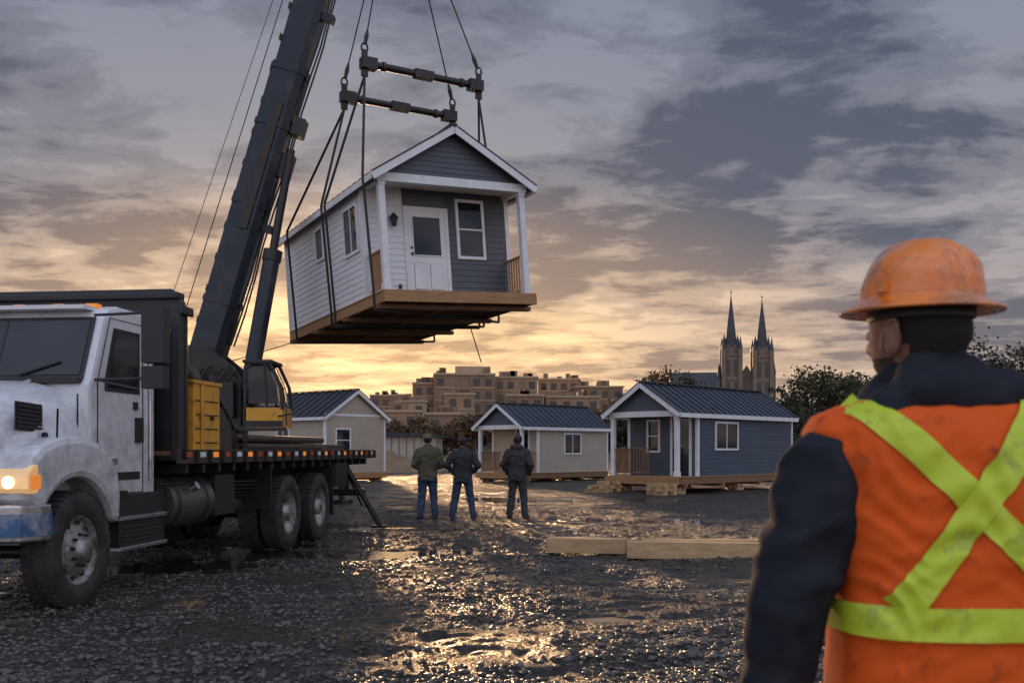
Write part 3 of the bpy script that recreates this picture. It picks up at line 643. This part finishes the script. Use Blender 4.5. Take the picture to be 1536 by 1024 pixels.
def sec(y_,hw,zb,zt,n=36,e=3.0):
    r_=[]
    for i in range(n):
        t=2*math.pi*i/n; c_,s_=math.cos(t),math.sin(t)
        r_.append(V((cx+hw*math.copysign(abs(c_)**(2/e),c_),y_,(zb+zt)/2+(zt-zb)/2*math.copysign(abs(s_)**(2/e),s_))))
    return r_
b.loft([sec(.62,.98,.8,2.10),sec(.35,.97,.8,2.08),sec(0,.93,.8,2.02),sec(-.35,.88,.8,1.93),sec(-.62,.83,.82,1.8),sec(-.74,.79,.85,1.70),sec(-.81,.72,.9,1.60),sec(-.85,.62,.97,1.5)],TWH)
for sx in(-1,1): b.beam((cx+sx*.30,-.74,1.725),(cx+sx*.42,.45,2.085),.03,.02,TWH)
b.beam((cx+.955,.36,1.0),(cx+.955,.36,1.95),.012,.012,BLK)
b.cyl((cx+.93,-.15,1.55),(cx+.96,-.15,1.55),.03,.03,10,BLK)
b.obj('hood',T,fixn=True)
b=MB()
cp=[(.52,.92),(.50,2.05),(.56,2.1),(.80,2.72),(.9,2.82),(1.1,2.87),(1.8,2.87),(1.86,2.8),(1.86,.92)]
b.prism(cp,'x',-.24,-2.2,TWH); b.obj('cab',T,.05,fixn=True)
b=MB()
n_=V((0,-.62,.24)).normalized(); t_=V((0,.24,.62)).normalized()
cw=V((cx,.68,2.41))+n_*.012
b.abox(cw,V((.90,0,0)),t_*.335,n_*.006,BLK); b.abox(cw+n_*.009,V((.86,0,0)),t_*.295,n_*.004,GLASS)
b.abox(cw+n_*.014,V((.012,0,0)),t_*.295,n_*.004,BLK)
for q in(-.55,.25): b.beam(cw+V((q,0,0))-t_*.3+n_*.03,cw+V((q+.4,0,0))-t_*.16+n_*.03,.015,.015,BLK)
b.abox(V((cx,.50,2.085)),(.9,0,0),(0,.05,0),(0,0,.025),BLK)
b.box(-.4,-2.05,.70,.92,2.80,2.84,TWH)
xs_=-.24
def side(poly,off,m,dep=.004): b.prism(poly,'x',xs_+off,xs_+off-dep,m)
side([(.80,2.0),(.80,2.12),(.97,2.64),(1.5,2.64),(1.5,2.0)],.006,BLK,.005); side([(.86,2.04),(.86,2.12),(1.01,2.60),(1.45,2.60),(1.45,2.04)],.011,GLASS)
for (ya_,yb_,za_,zb_) in((.66,.68,1.0,2.1),(1.56,1.58,.98,2.72),(.66,1.57,.97,.99)): b.box(xs_-.003,xs_+.003,ya_,yb_,za_,zb_,BLK)
b.beam((xs_,.67,2.1),(xs_,.9,2.73),.006,.018,BLK,up=(1,0,0)); b.beam((xs_,.9,2.73),(xs_,1.57,2.73),.006,.016,BLK,up=(1,0,0))
b.box(xs_,xs_+.04,1.40,1.52,1.5,1.76,BLK); b.box(xs_,xs_+.02,1.36,1.44,1.84,1.92,BLK)
b.box(xs_,xs_+.03,.72,1.0,1.28,1.34,CHR)
b.box(xs_-.002,xs_+.008,.70,1.5,1.12,1.2,STEEL); b.cyl((xs_+.02,1.7,1.1),(xs_+.02,1.7,2.6),.015,.015,8,CHR)
for zq in(2.10,2.72): b.cyl((xs_,.62,zq),(xs_+.66,.50,zq),.014,.014,8,BLK)
b.cyl((xs_+.66,.5,2.06),(xs_+.66,.5,2.76),.014,.014,8,BLK); b.beam((xs_,.62,2.10),(xs_+.5,.52,2.0),.02,.02,BLK)
b.box(xs_+.56,xs_+.78,.44,.58,2.24,2.76,BLK); b.box(xs_+.56,xs_+.78,.44,.56,2.0,2.21,BLK)
b.box(xs_+.58,xs_+.76,.581,.585,2.27,2.73,CHR)
b.cyl((-.1,-.25,1.52),(-.05,-.32,1.78),.01,.01,6,BLK)
for q in(-.45,-.8,-1.22,-1.64,-2.0): b.box(q-.06,q+.06,.92,1.02,2.84,2.88,AMB)
for k in range(6): b.abox((-.335,-.28,1.62+k*.035),(.012,0,0),(.004,.17,-.01),(0,0,.011),BLK)
b.abox((-.345,-.28,1.71),(.006,0,0),(.004,.19,-.01),(0,0,.125),STEEL)
b.obj('cab_details',T,.008)
b=MB()
for k in range(7): b.box(cx-.48,cx+.48,-.90,-.84,1.02+k*.08,1.06+k*.08,CHR)
b.box(cx-.55,cx+.55,-.88,-.82,.98,1.58,BLK)
for sx,x0 in((1,-.08),(-1,-2.36)):
    b.prism([(-.735,1.06),(-.79,1.09),(-.785,1.22),(-.70,1.30),(-.64,1.30),(-.64,1.06)],'x',x0+sx*.055,x0-sx*.44,HLG)
    b.cyl((x0-sx*.30,-.77,1.155),(x0-sx*.30,-.800,1.155),.075,.08,18,CHR); b.cyl((x0-sx*.30,-.801,1.155),(x0-sx*.30,-.806,1.155),.07,.06,18,HL)
    b.cyl((x0-sx*.12,-.77,1.155),(x0-sx*.12,-.800,1.155),.05,.05,18,HL)
    b.box(x0+sx*.058,x0-sx*.01,-.76,-.60,1.09,1.22,ORR)
b.obj('headlights_grille',T,.012)
b=MB()
bp_=[(-2.46,-.62),(-2.40,-.84),(-2.0,-.97),(-.44,-.97),(-.06,-.84),(.01,-.66),(.01,-.5),(-.12,-.5),(-.14,-.62),(-.5,-.80),(-1.94,-.80),(-2.3,-.62)]
b.prism(bp_,'z',.66,.97,CHR); b.obj('bumper',T,.02,fixn=True)
b=MB(); bq=[(x_*1.0+(.004 if x_>cx else -.004),y_-.006) for x_,y_ in bp_[:7]]+[(.0,-.5),(-1.2,-.79),(-2.4,-.5)]
b.prism(bq,'z',.71,.90,BLUEW); b.obj('bumper_band',T,fixn=True)
b=MB()
b.box(-.55,-.1,.80,1.0,.98,1.02,STEEL)
for zq in(.42,.72): b.box(-.10,-.45,.85,1.85,zq,zq+.04,CHR)
b.box(-.14,-.5,.9,1.8,.46,.98,BLK)
for k in range(5): b.box(-.128,-.14,.95,1.75,.50+k*.045,.52+k*.045,STEEL)
b.box(-.16,-.5,1.86,1.9,.4,1.0,STEEL)
b.cyl((-.42,2.05,.82),(-.42,3.15,.82),.30,.30,32,TANK); b.cyl((-.12,2.5,.98),(-.05,2.5,1.02),.05,.05,12,CHR)
for q in(2.2,2.95): b.rev((-.42,q,.82),(0,1,0),[(.301,-.03),(.31,-.03),(.31,.03),(.301,.03)],28,STEEL)
b.box(-.16,-.62,3.25,3.85,.62,1.12,BLK); b.cyl((-.5,4.0,.7),(-.5,4.6,.7),.13,.13,16,TANK)
for k in range(5): b.cyl((-.2-.05*k,1.9,1.05-.04*k),(-.2-.04*k,4.8,1.0-.05*k),.016,.016,6,BLK)
for x_ in(-.82,-1.62): b.box(x_-.04,x_+.04,.2,10.0,.88,1.14,STEEL)
for q in np.arange(2.2,10.1,.45): b.box(-2.4,-.05,q,q+.07,1.16,1.265,STEEL)
for q in(2.6,4.0,8.3,9.8): b.box(-1.7,-.7,q,q+.1,.92,1.15,STEEL)
b.box(-.62,-.04,7.75,7.77,.35,1.2,BLK); b.box(-2.4,-1.82,7.75,7.77,.35,1.2,BLK); b.box(-.62,-.04,4.85,4.87,.6,1.2,BLK)
b.box(-.62,-.04,7.9,8.6,.8,1.2,STEEL)
b.box(-2.3,-.15,10.15,10.22,.55,.68,STEEL); 
for x_ in(-.5,-1.9): b.box(x_-.04,x_+.04,10.13,10.2,.55,1.2,STEEL)
b.beam((-.1,8.8,1.1),(.35,9.4,.03),.06,.08,STEEL); b.box(.2,.5,9.28,9.52,.01,.05,STEEL); b.cyl((-.1,8.8,1.0),(-.05,9.6,.4),.02,.02,8,STEEL)
b.obj('chassis',T,.008)
b=MB()
for k in range(12): b.box(-2.38+k*.194,-2.38+k*.194+.188,2.0,10.2,1.36,1.41,WOODD)
b.box(-2.44,-.0,10.2,10.26,1.27,1.43,RUST)
for x0,x1 in((-.05,0.0),(-2.44,-2.39)): b.box(x0,x1,1.95,10.2,1.27,1.43,RUST)
for i,q in enumerate(np.arange(2.1,10.1,.36)):
    b.box(.0,.006,q,q+.15,1.34,1.40,(RED,WHT,ORR)[i%3]); b.box(.0,.04,q+.22,q+.27,1.28,1.42,STEEL)
b.obj('flat_bed',T,.004)
b=MB()
bh=[(-2.44,1.3),(-2.44,3.05),(-2.30,3.2),(-.14,3.2),(.0,3.05),(.0,1.3)]
b.prism(bh,'y',2.02,2.10,BLK)
for x_ in(-.06,-2.38): b.box(x_-.06,x_+.06,1.96,2.16,1.3,3.02,BLK)
b.box(-2.4,-.04,1.97,2.16,3.08,3.16,BLK)
for q in np.arange(-2.2,-.2,.25): b.box(q,q+.05,2.11,2.15,1.5,3.05,STEEL)
b.box(.0,.05,1.92,2.2,2.9,3.0,STEEL)
b.obj('bulkhead',T,.02,fixn=True)
b=MB()
b.box(-.02,-.9,2.32,3.05,1.415,2.18,YEL)
for k in range(4): b.box(-.018,-.012,2.38,3.0,1.5+k*.16,1.515+k*.16,BLK)
b.box(-.0,-.92,2.29,3.08,2.18,2.22,YEL); b.box(-.0,-.014,2.50,2.58,1.42,2.18,YEL); b.cyl((-.012,2.8,1.8),(.01,2.8,1.8),.03,.03,8,BLK)
b.box(-.1,-.8,3.15,3.6,1.415,1.95,RUST); b.cyl((-.25,3.3,1.95),(-.25,3.3,2.35),.12,.1,12,STEEL); b.cyl((-.3,3.5,1.95),(-.6,3.5,2.45),.07,.07,12,RUST); b.cyl((-.12,3.15,2.1),(-.12,3.7,1.7),.04,.04,8,STEEL)
b.box(-.3,-.9,3.7,4.2,1.415,1.75,STEEL)
for k in range(8): b.cyl((-.2-.13*(k%4),4.3,1.47+.11*(k//4)),(-.2-.13*(k%4),7.4+random.random()*.4,1.47+.11*(k//4)),.052,.052,10,RUST)
for k in range(9): b.cyl((-.1-.1*k,2.6,2.23),(-.3-.05*k,3.5,1.98+.06*k),.022,.022,6,BLK)
b.obj('toolbox_and_pipes',T,.006)
# ---------------------------------------------------------------- mobile crane
C=empty('mobile_crane'); b=MB()
b.box(-12.5,-4.3,23.2,25.6,1.0,1.55,RUST)
for x_ in(-11.5,-10.1,-6.6,-5.2):
    for yy,sg in((23.25,-1),(25.55,1)): wheel(b,(x_,yy,.6),(0,sg,0),R=.6,w_=.35)
for x_ in(-8.4,-4.6):
    for yy in(21.9,26.9): b.cyl((x_,yy,.1),(x_,yy,1.3),.08,.08,10,STEEL); b.cyl((x_,yy,0),(x_,yy,.1),.3,.3,16,STEEL)
    b.box(x_-.12,x_+.12,21.9,26.9,1.05,1.25,STEEL)
b.cyl((-7.4,24.4,1.55),(-7.4,24.4,1.9),.9,.9,24,STEEL)
b.box(-9.2,-6.4,23.5,25.3,1.9,2.9,BOOM); b.box(-10.2,-9.2,23.3,25.5,1.9,3.1,RUST)
b.box(-8.3,-6.5,23.2,23.49,2.2,3.0,STEEL); b.box(-8.1,-7.2,23.1,23.19,2.4,2.9,YEL)
for yq in(24.0,24.95): b.prism([(-8.6,2.9),(-6.4,2.9),(-6.7,3.4),(-7.3,3.9),(-8.1,4.0),(-8.5,3.5)],'y',yq,yq+.12,STEEL)
b.cyl((-8.7,24.2,3.2),(-8.7,24.9,3.2),.38,.38,20,CABLE); b.cyl((-8.2,23.6,3.1),(-8.2,24.1,3.1),.28,.28,20,STEEL)
for k in range(10): b.cyl((-8.4+.18*k,23.3,2.9),(-8.0+.15*k,23.9,3.3+.08*(k%3)),.03,.03,6,BLK)
b.obj('carrier_and_house',C,.02,fixn=True)
b=MB(); x0,x1=-6.15,-5.28
cpf=[(x0,1.95),(x0,3.30),(x0+.15,3.43),(x1-.3,3.43),(x1-.06,2.9),(x1,2.35),(x1,1.95)]
cin=[(x0+.08,2.5),(x0+.08,3.24),(x0+.2,3.36),(x1-.35,3.36),(x1-.14,2.9),(x1-.09,2.5)]
b.prism([(x0,1.95),(x0,2.40),(x1,2.40),(x1,1.95)],'y',22.9,23.9,YEL); b.box(x0,x1+.002,22.893,22.9,1.95,2.1,BLK)
b.prism(cin,'y',22.93,23.87,GLASS)
for yq in(22.9,23.84):
    for i in range(len(cpf)-1):
        if i==5: continue
        b.beam((cpf[i][0],yq+.03,cpf[i][1]),(cpf[i+1][0],yq+.03,cpf[i+1][1]),.07,.06,BLK,up=(0,1,0))
    b.beam((x0+.50,yq+.03,2.45),(x0+.45,yq+.03,3.43),.05,.05,BLK,up=(0,1,0))
b.prism([(x0-.04,3.43),(x0-.04,3.50),(x1-.25,3.50),(x1-.22,3.43)],'y',22.85,23.95,BLK)
b.cyl((x1-.1,22.85,2.2),(x1+.25,22.8,2.25),.02,.02,6,BLK); b.box(x0-.1,x1+.1,22.8,22.9,1.86,1.94,STEEL)
b.beam((x0+.1,22.86,2.5),(x1+.1,22.86,2.5),.03,.03,STEEL); b.beam((x1+.1,22.86,2.5),(x1+.1,22.86,2.0),.03,.03,STEEL)
b.obj('operator_cab',C,.01,fixn=True)
b=MB(); p0=V((-7.55,24.5,3.55)); p1=V((-3.0,24.6,19.2)); d=(p1-p0).normalized(); Lb=(p1-p0).length
up=V((0,1,0)); rt=-d.cross(up).normalized()
if rt.x<0: rt=-rt
def bs(a,c,hw,hd,m=BOOM):
    A=p0+d*a; B=p0+d*c
    pr=[(-hw,-hd*.6),(-hw*.6,-hd),(hw*.6,-hd),(hw,-hd*.6),(hw,hd*.6),(hw*.6,hd),(-hw*.6,hd),(-hw,hd*.6)]
    b.loft([[A+rt*x_+up*y_ for x_,y_ in pr],[B+rt*x_+up*y_ for x_,y_ in pr]],m,False)
bs(-.7,7.6,.42,.36); bs(7.6,11.6,.38,.31); bs(11.6,Lb,.34,.27)
for a in(-.1,1.5,4.0,6.0,7.4): bs(a,a+.14,.445,.385)
for a in(11.4,): bs(a,a+.2,.41,.35)
bs(Lb-.2,Lb+.5,.38,.34)
for s_,off in((1,.47),(1,.54),(1,.61)):
    for k in range(14):
        a=.6+k*.85; w0=.03*math.sin(k*1.7+off*9); w1=.03*math.sin((k+1)*1.7+off*9)
        b.cyl(p0+d*a+rt*(off+w0)-up*.1,p0+d*(a+.85)+rt*(off+w1)-up*.1,.026,.026,6,BLK,False)
for a in(3.6,6.2,9.0,11.4): b.abox(p0+d*a+rt*.52,rt*.16,up*.12,d*.09,STEEL)
b.abox(p0+d*6.2+rt*.6,rt*.14,up*.2,d*.22,STEEL); b.abox(p0+d*11.6+rt*.50,rt*.24,up*.18,d*.12,RUST); b.abox(p0+d*5.2+rt*.55,rt*.16,up*.14,d*.3,STEEL)
b.abox(p0+d*5.0+rt*.05-up*.39,rt*.12,up*.02,d*1.6,STEEL)
for k in range(14): b.abox(p0+d*(1+k*.8)-rt*.43-up*.1,rt*.02,up*.1,d*.08,STEEL)
b.cyl(p0+d*.4-rt*.85,p1-rt*.55,.014,.014,5,CABLE); b.cyl(p0-rt*1.3+d*.2,p1-rt*.60,.010,.010,5,CABLE)
b.cyl(p1+V((.3,0,0)),hook+V((0,0,.8)),.02,.02,6,CABLE); b.cyl(p1+V((.1,0,0)),hook+V((-.15,0,.8)),.02,.02,6,CABLE)
b.obj('boom',C,.01,fixn=True)
b=MB(); c0_=V((-6.45,23.9,2.2)); c1_=p0+d*5.6+rt*.60-up*.15; cd=(c1_-c0_)
b.cyl(c0_,c0_+cd*.60,.20,.20,20,BOOM); b.cyl(c0_+cd*.58,c0_+cd*.62,.23,.23,20,STEEL); b.cyl(c0_+cd*.60,c1_,.10,.10,16,STEEL); b.cyl(c0_-V((0,.3,0)),c0_+V((0,.3,0)),.22,.22,14,STEEL)
b.obj('lift_cylinder',C)
# ---------------------------------------------------------------- lumber
b=MB(); b.beam((.50,13.75,.12),(1.55,13.55,.12),.28,.20,WOODL); b.beam((1.5,13.0,.13),(3.75,12.75,.12),.24,.22,WOODL); b.beam((1.75,13.35,.13),(4.2,13.25,.13),.24,.20,WOODL); b.beam((2.3,14.3,.08),(4.4,14.5,.08),.3,.07,WOODD)
b.obj('timber_beam_stack',None,.008)
def crib(x_,y_,r_,n_,name):
    b=MB(); R=Matrix.Rotation(r_,3,'Z')
    for k in range(n_):
        for q in(-1,1):
            c=V((x_,y_,.06+k*.125)); o_=R@(V((0,q*.2,0)) if k%2 else V((q*.2,0,0))); a=R@(V((.42,0,0)) if k%2 else V((0,.42,0))); t=R@(V((0,.07,0)) if k%2 else V((.07,0,0)))
            b.abox(c+o_,a,t,(0,0,.06),WOODL)
    return b.obj(name,None,.004)
crib(4.75,31.6,.6,3,'timber_cribbing'); crib(3.3,34.0,.3,3,'timber_cribbing'); crib(2.9,33.3,1.2,2,'timber_cribbing'); crib(10.6,36.4,.9,3,'timber_cribbing')
# ---------------------------------------------------------------- backdrop
xs2=np.linspace(-700,700,90); ys2=np.concatenate([np.linspace(105,330,30),np.linspace(360,1500,12)])
A,B=np.meshgrid(xs2,ys2); sm=np.clip((B-105)/130,0,1); sm=sm*sm*(3-2*sm)
Hh=-.6+sm*(5.5+2.5*fbm(A/60,B/60,3)+3*np.clip((B-330)/400,0,1))
I=np.arange(A.size).reshape(A.shape); F=np.stack([I[:-1,:-1],I[:-1,1:],I[1:,1:],I[1:,:-1]],-1).reshape(-1,4)
me=bpy.data.meshes.new('hill'); npmesh(me,np.stack([A,B,Hh],-1).reshape(-1,3),F); me.shade_smooth(); o=bpy.data.objects.new('hill',me); S.collection.objects.link(o)
me.materials.append(pm('grass_hill',(.07,.06,.03),.9,0,.4,.05,0,10,(.11,.08,.045)))
BR=[pm('brick_warm',(.36,.22,.125),.8,0,.25,.3),pm('brick_brown',(.27,.165,.10),.8,0,.25,.3),pm('stone_tan',(.44,.32,.20),.8,0,.2,.3)]
WD=pm('building_window',(.022,.02,.022),.15,0,.2,.5); WLIT=pm('building_window_warm',(.20,.13,.08),.2,0,.3,.6)
def building(name,px0,px1,ptop,Yd,m,fl,rotz=.0,depth=18,extra=()):
    s_=1493/Yd; x0=(px0-768)/s_; x1=(px1-768)/s_; zt=1.42+(675-ptop)/s_; zb=0; W=x1-x0
    E=empty(name,(x0,Yd,0),(0,0,rotz)); b=MB()
    b.box(0,W,0,depth,zb,zt,m); b.box(-.3,W+.3,-.3,depth+.3,zt,zt+.5,BR[2])
    for (a0,a1,hh) in extra: b.box(W*a0,W*a1,3,depth-3,zt+.5,zt+.5+hh,BR[2])
    for k in range(5): q=random.random()*(W-2); b.box(q,q+1+random.random()*1.5,2,4,zt+.5,zt+1.2+random.random(),BR[1])
    nb=max(2,int(W/2.7))
    for i in range(0,nb+1,3): b.box(i*W/nb-.22,i*W/nb+.22,-.22,0,0,zt,m)
    b.obj('walls',E)
    b=MB(); fh=3.3
    for f in range(fl):
        z=zt-.9-fh*f-1.9
        if z<.5: break
        b.box(-.1,W+.1,-.15,0,z-.6,z-.3,BR[2])
        for i in range(nb):
            c=(i+.5)*W/nb; mm=WLIT if random.random()<.2 else WD
            b.box(c-.8,c+.8,-.06,.05,z,z+1.9,mm)
        nd_=int(depth/3)
        for i in range(nd_):
            c=(i+.5)*depth/nd_
            b.box(-.06,.05,c-.6,c+.6,z,z+1.8,WLIT if random.random()<.5 else WD); b.box(W-.05,W+.06,c-.6,c+.6,z,z+1.8,WD)
    b.obj('windows',E)
building('brick_building',652,742,562,255,BR[1],8,.10,18,((.35,.95,2),)); building('brick_building',742,806,567,262,BR[0],7,.0,16,((.1,.4,1.5),))
building('brick_building',620,653,576,268,BR[0],6,.05); building('brick_building',808,868,570,290,BR[0],6,-.1); building('brick_building',864,935,581,275,BR[1],5,.06)
building('brick_building',556,600,594,300,BR[1],4); building('brick_building',592,640,603,240,BR[2],5,.05); building('brick_building',668,712,592,225,BR[0],5,.1); building('brick_building',760,815,594,235,BR[1],4,0)
building('brick_building',820,900,596,240,BR[0],4,.05); building('brick_building',575,630,618,200,BR[0],3,.08,12); building('brick_building',640,690,622,190,BR[1],3,-.05,12)
ST=pm('church_stone',(.21,.155,.11),.85,0,.3,.4); SLT=pm('church_slate',(.055,.06,.07),.6,0,.3,.5)
Ch=empty('twin_spire_church',(50.6,230,0),(0,0,math.radians(-6))); b=MB()
def tower(cx_,cy,hw,zt,tip):
    b.box(cx_-hw,cx_+hw,cy-hw,cy+hw,0,zt,ST)
    for zc in(zt-.4,zt-6,zt-11): b.box(cx_-hw-.2,cx_+hw+.2,cy-hw-.2,cy+hw+.2,zc,zc+.4,ST)
    for sx in(-1,1):
        for sy in(-1,1):
            px,py=cx_+sx*hw,cy+sy*hw
            b.box(px-.45,px+.45,py-.45,py+.45,0,zt+1.2,ST); b.cyl((px,py,zt+1.2),(px,py,zt+4.3),.5,.02,6,SLT)
    b.cyl((cx_,cy,zt),(cx_,cy,zt+2.2),hw*.85,hw*.72,8,ST); b.cyl((cx_,cy,zt+2.2),(cx_,cy,tip),hw*.72,.06,8,SLT)
    for k in range(4):
        a=k*math.pi/2; q=V((cx_+math.cos(a)*hw*.75,cy+math.sin(a)*hw*.75,zt+2)); b.cyl(q,q+V((0,0,3)),.5,.02,4,SLT)
    b.cyl((cx_,cy,tip-.1),(cx_,cy,tip+1.3),.07,.05,5,SLT); b.box(cx_-.35,cx_+.35,cy-.06,cy+.06,tip+.6,tip+.75,SLT)
    for sx in(-.45,.45):
        for z_ in(zt-5,zt-10): b.box(cx_+sx*hw-.4,cx_+sx*hw+.4,cy-hw-.07,cy-hw+.1,z_,z_+3.6,WD)
        for z_ in(zt-5,): b.box(cx_+hw-.1,cx_+hw+.07,cy+sx*hw-.4,cy+sx*hw+.4,z_,z_+3.6,WD)
tower(0,0,1.9,23.5,37.2); tower(7.0,0,1.9,23,36)
b.box(1.9,5.1,-.6,1.5,0,18,ST); b.prism([(1.7,18),(5.3,18),(3.5,21)],'y',-.6,1.5,ST); b.cyl((3.5,-.66,14),(3.5,-.5,14),1.2,1.2,18,WD)
b.prism([(-13,0),(-13,15.2),(8,15.2),(8,0)],'y',6,14,ST); b.prism([(5.5,15.2),(14.5,15.2),(10,20.2)],'x',-13.5,8,SLT)
for q in range(7): b.box(-12+q*2.6,-11+q*2.6,5.9,6.2,6,12.5,WD); b.box(-12.9+q*2.6,-12.4+q*2.6,5.3,6.2,0,14,ST)
b.cyl((9.6,0,0),(9.6,0,19),.5,.5,6,ST); b.cyl((9.6,0,19),(9.6,0,23),.6,.02,6,SLT); b.cyl((-2.7,0,0),(-2.7,0,18),.5,.5,6,ST); b.cyl((-2.7,0,18),(-2.7,0,22),.6,.02,6,SLT)
b.obj('stonework',Ch,fixn=True)
BARK=pm('bark',(.06,.045,.035),.9,0,.3,3)
LV=[pm('autumn_leaves_green',(.07,.075,.028),.8,0,.5,.6,0,10,(.025,.03,.013)),pm('autumn_leaves_rust',(.14,.075,.03),.8,0,.5,.6,0,10,(.05,.03,.014)),pm('dark_leaves',(.05,.055,.025),.8,0,.5,.6,0,10,(.02,.022,.012))]
def tree(name,x_,y_,z0,h_,rad,lm,nl=2600,ls=.22,seed=0):
    R=random.Random(seed); b=MB(); E=empty(name,(x_,y_,z0))
    b.cyl((0,0,0),(0,0,h_*.45),h_*.03,h_*.018,8,BARK); cl=[]
    for i in range(11):
        a=R.random()*6.28; z=h_*(.25+.35*R.random()); e=V((math.cos(a)*rad*(.4+.5*R.random()),math.sin(a)*rad*(.4+.5*R.random()),h_*(.5+.45*R.random())))
        b.cyl((0,0,z),e,h_*.012,h_*.003,5,BARK); cl.append(e)
        for j in range(3):
            q=e+V((R.uniform(-1,1),R.uniform(-1,1),R.uniform(-.5,1)))*rad*.45; b.cyl(e*.7+V((0,0,z*.3)),q,h_*.005,h_*.0015,4,BARK); cl.append(q)
    b.obj('trunk',E)
    n=nl; C=np.array([list(R.choice(cl)) for _ in range(n)]); r2=np.random.RandomState(seed)
    C+=r2.normal(size=(n,3))*np.array([rad*.17,rad*.17,h_*.05]); C[:,2]=np.maximum(C[:,2],h_*.18)
    a=r2.normal(size=(n,3)); a/=np.linalg.norm(a,axis=1)[:,None]; bb=np.cross(a,r2.normal(size=(n,3))); bb/=np.linalg.norm(bb,axis=1)[:,None]
    s_=ls*(.6+.8*r2.rand(n,1)); P=np.stack([C-a*s_,C+bb*s_*.6,C+a*s_,C-bb*s_*.6],1).reshape(-1,3)
    me=bpy.data.meshes.new('leaves'); npmesh(me,P,np.arange(n*4).reshape(-1,4)); me.materials.append(lm)
    o=bpy.data.objects.new('leaves',me); S.collection.objects.link(o); o.parent=E
def tp(px,top,Yd,rad,lm,z0=0,**k):
    s_=1493/Yd; tree('tree',(px-768)/s_,Yd,z0,(675-top)/s_+1.42-z0,rad,lm,seed=int(px+top),**k)
tp(1190,598,120,3.5,LV[2],z0=.5); tp(1235,566,118,3.8,LV[0],z0=.5,nl=3000); tp(1275,574,122,4,LV[0],z0=.5,nl=3000); tp(1310,588,115,4,LV[0],z0=.5); tp(1180,610,100,3,LV[2])
tp(993,550,150,3.0,LV[1],z0=2,nl=1100,ls=.25); tp(1020,570,160,3,LV[2],z0=2,nl=1300); tp(940,622,90,2.5,LV[0]); tp(925,640,80,2,LV[2]); tp(960,600,120,3,LV[1],z0=.5)
tp(1522,538,60,3.0,LV[2],nl=3800,ls=.16); tp(1570,525,66,4,LV[2],nl=4000,ls=.16); tp(1490,590,85,3,LV[1])
tp(612,640,120,3,LV[1],z0=.3); tp(700,636,130,3.0,LV[1],z0=.5); tp(655,652,110,3,LV[1]); tp(905,622,180,4,LV[1],z0=2); tp(850,624,170,4,LV[1],z0=2); tp(735,630,160,3,LV[1],z0=1)
r2=np.random.RandomState(5); n=26000; cx_=r2.rand(n)*420-210; top=4+3.5*fbm(cx_/9,cx_*0+2,3)+2*fbm(cx_/3,cx_*0,2); top=top*np.where((cx_>-40)&(cx_<22),.3,.9); yy=165+r2.rand(n)*14
zz_=2.2+top*(r2.rand(n)**.8); C=np.stack([cx_,yy,zz_],-1); a=r2.normal(size=(n,3)); a/=np.linalg.norm(a,axis=1)[:,None]; bb=np.cross(a,r2.normal(size=(n,3))); bb/=np.linalg.norm(bb,axis=1)[:,None]
P=np.stack([C-a*.55,C+bb*.4,C+a*.55,C-bb*.4],1).reshape(-1,3); me=bpy.data.meshes.new('tree_line'); npmesh(me,P,np.arange(n*4).reshape(-1,4)); me.materials.append(LV[1]); o=bpy.data.objects.new('tree_line',me); S.collection.objects.link(o)
E=empty('storage_shed',(-13,80,0)); b=MB(); b.box(0,7,0,6,0,2.5,TSID); b.prism([(-.4,2.5),(7.4,2.5),(7.4,2.65),(-.4,3.05)],'y',-.4,6.4,ROOF)
for q in np.arange(.3,7,.6): b.box(q,q+.06,-.04,0,0,2.5,WOODD)
b.obj('shed_body',E)
def mound(name,x_,y_,rx,ry,h_,m):
    n=40; xs3=np.linspace(-1,1,n); A,B=np.meshgrid(xs3,xs3); r=np.sqrt(A**2+B**2); Hq=h_*np.clip(1-r**1.5,0,1)*(1+.5*fbm(A*4+x_,B*4+y_,4))-.05
    I=np.arange(n*n).reshape(n,n); F=np.stack([I[:-1,:-1],I[:-1,1:],I[1:,1:],I[1:,:-1]],-1).reshape(-1,4)
    me=bpy.data.meshes.new(name); npmesh(me,np.stack([A*rx+x_,B*ry+y_,Hq],-1).reshape(-1,3),F); me.shade_smooth(); me.materials.append(m); o=bpy.data.objects.new(name,me); S.collection.objects.link(o)
DIRT=pm('dirt_heap',(.24,.16,.09),.9,0,.3,2,.5,8)
mound('dirt_mound',-8.5,66,4,3,1.2,DIRT); mound('dirt_mound',-3.5,72,4,3,.9,DIRT)
print('objects',len(bpy.data.objects))
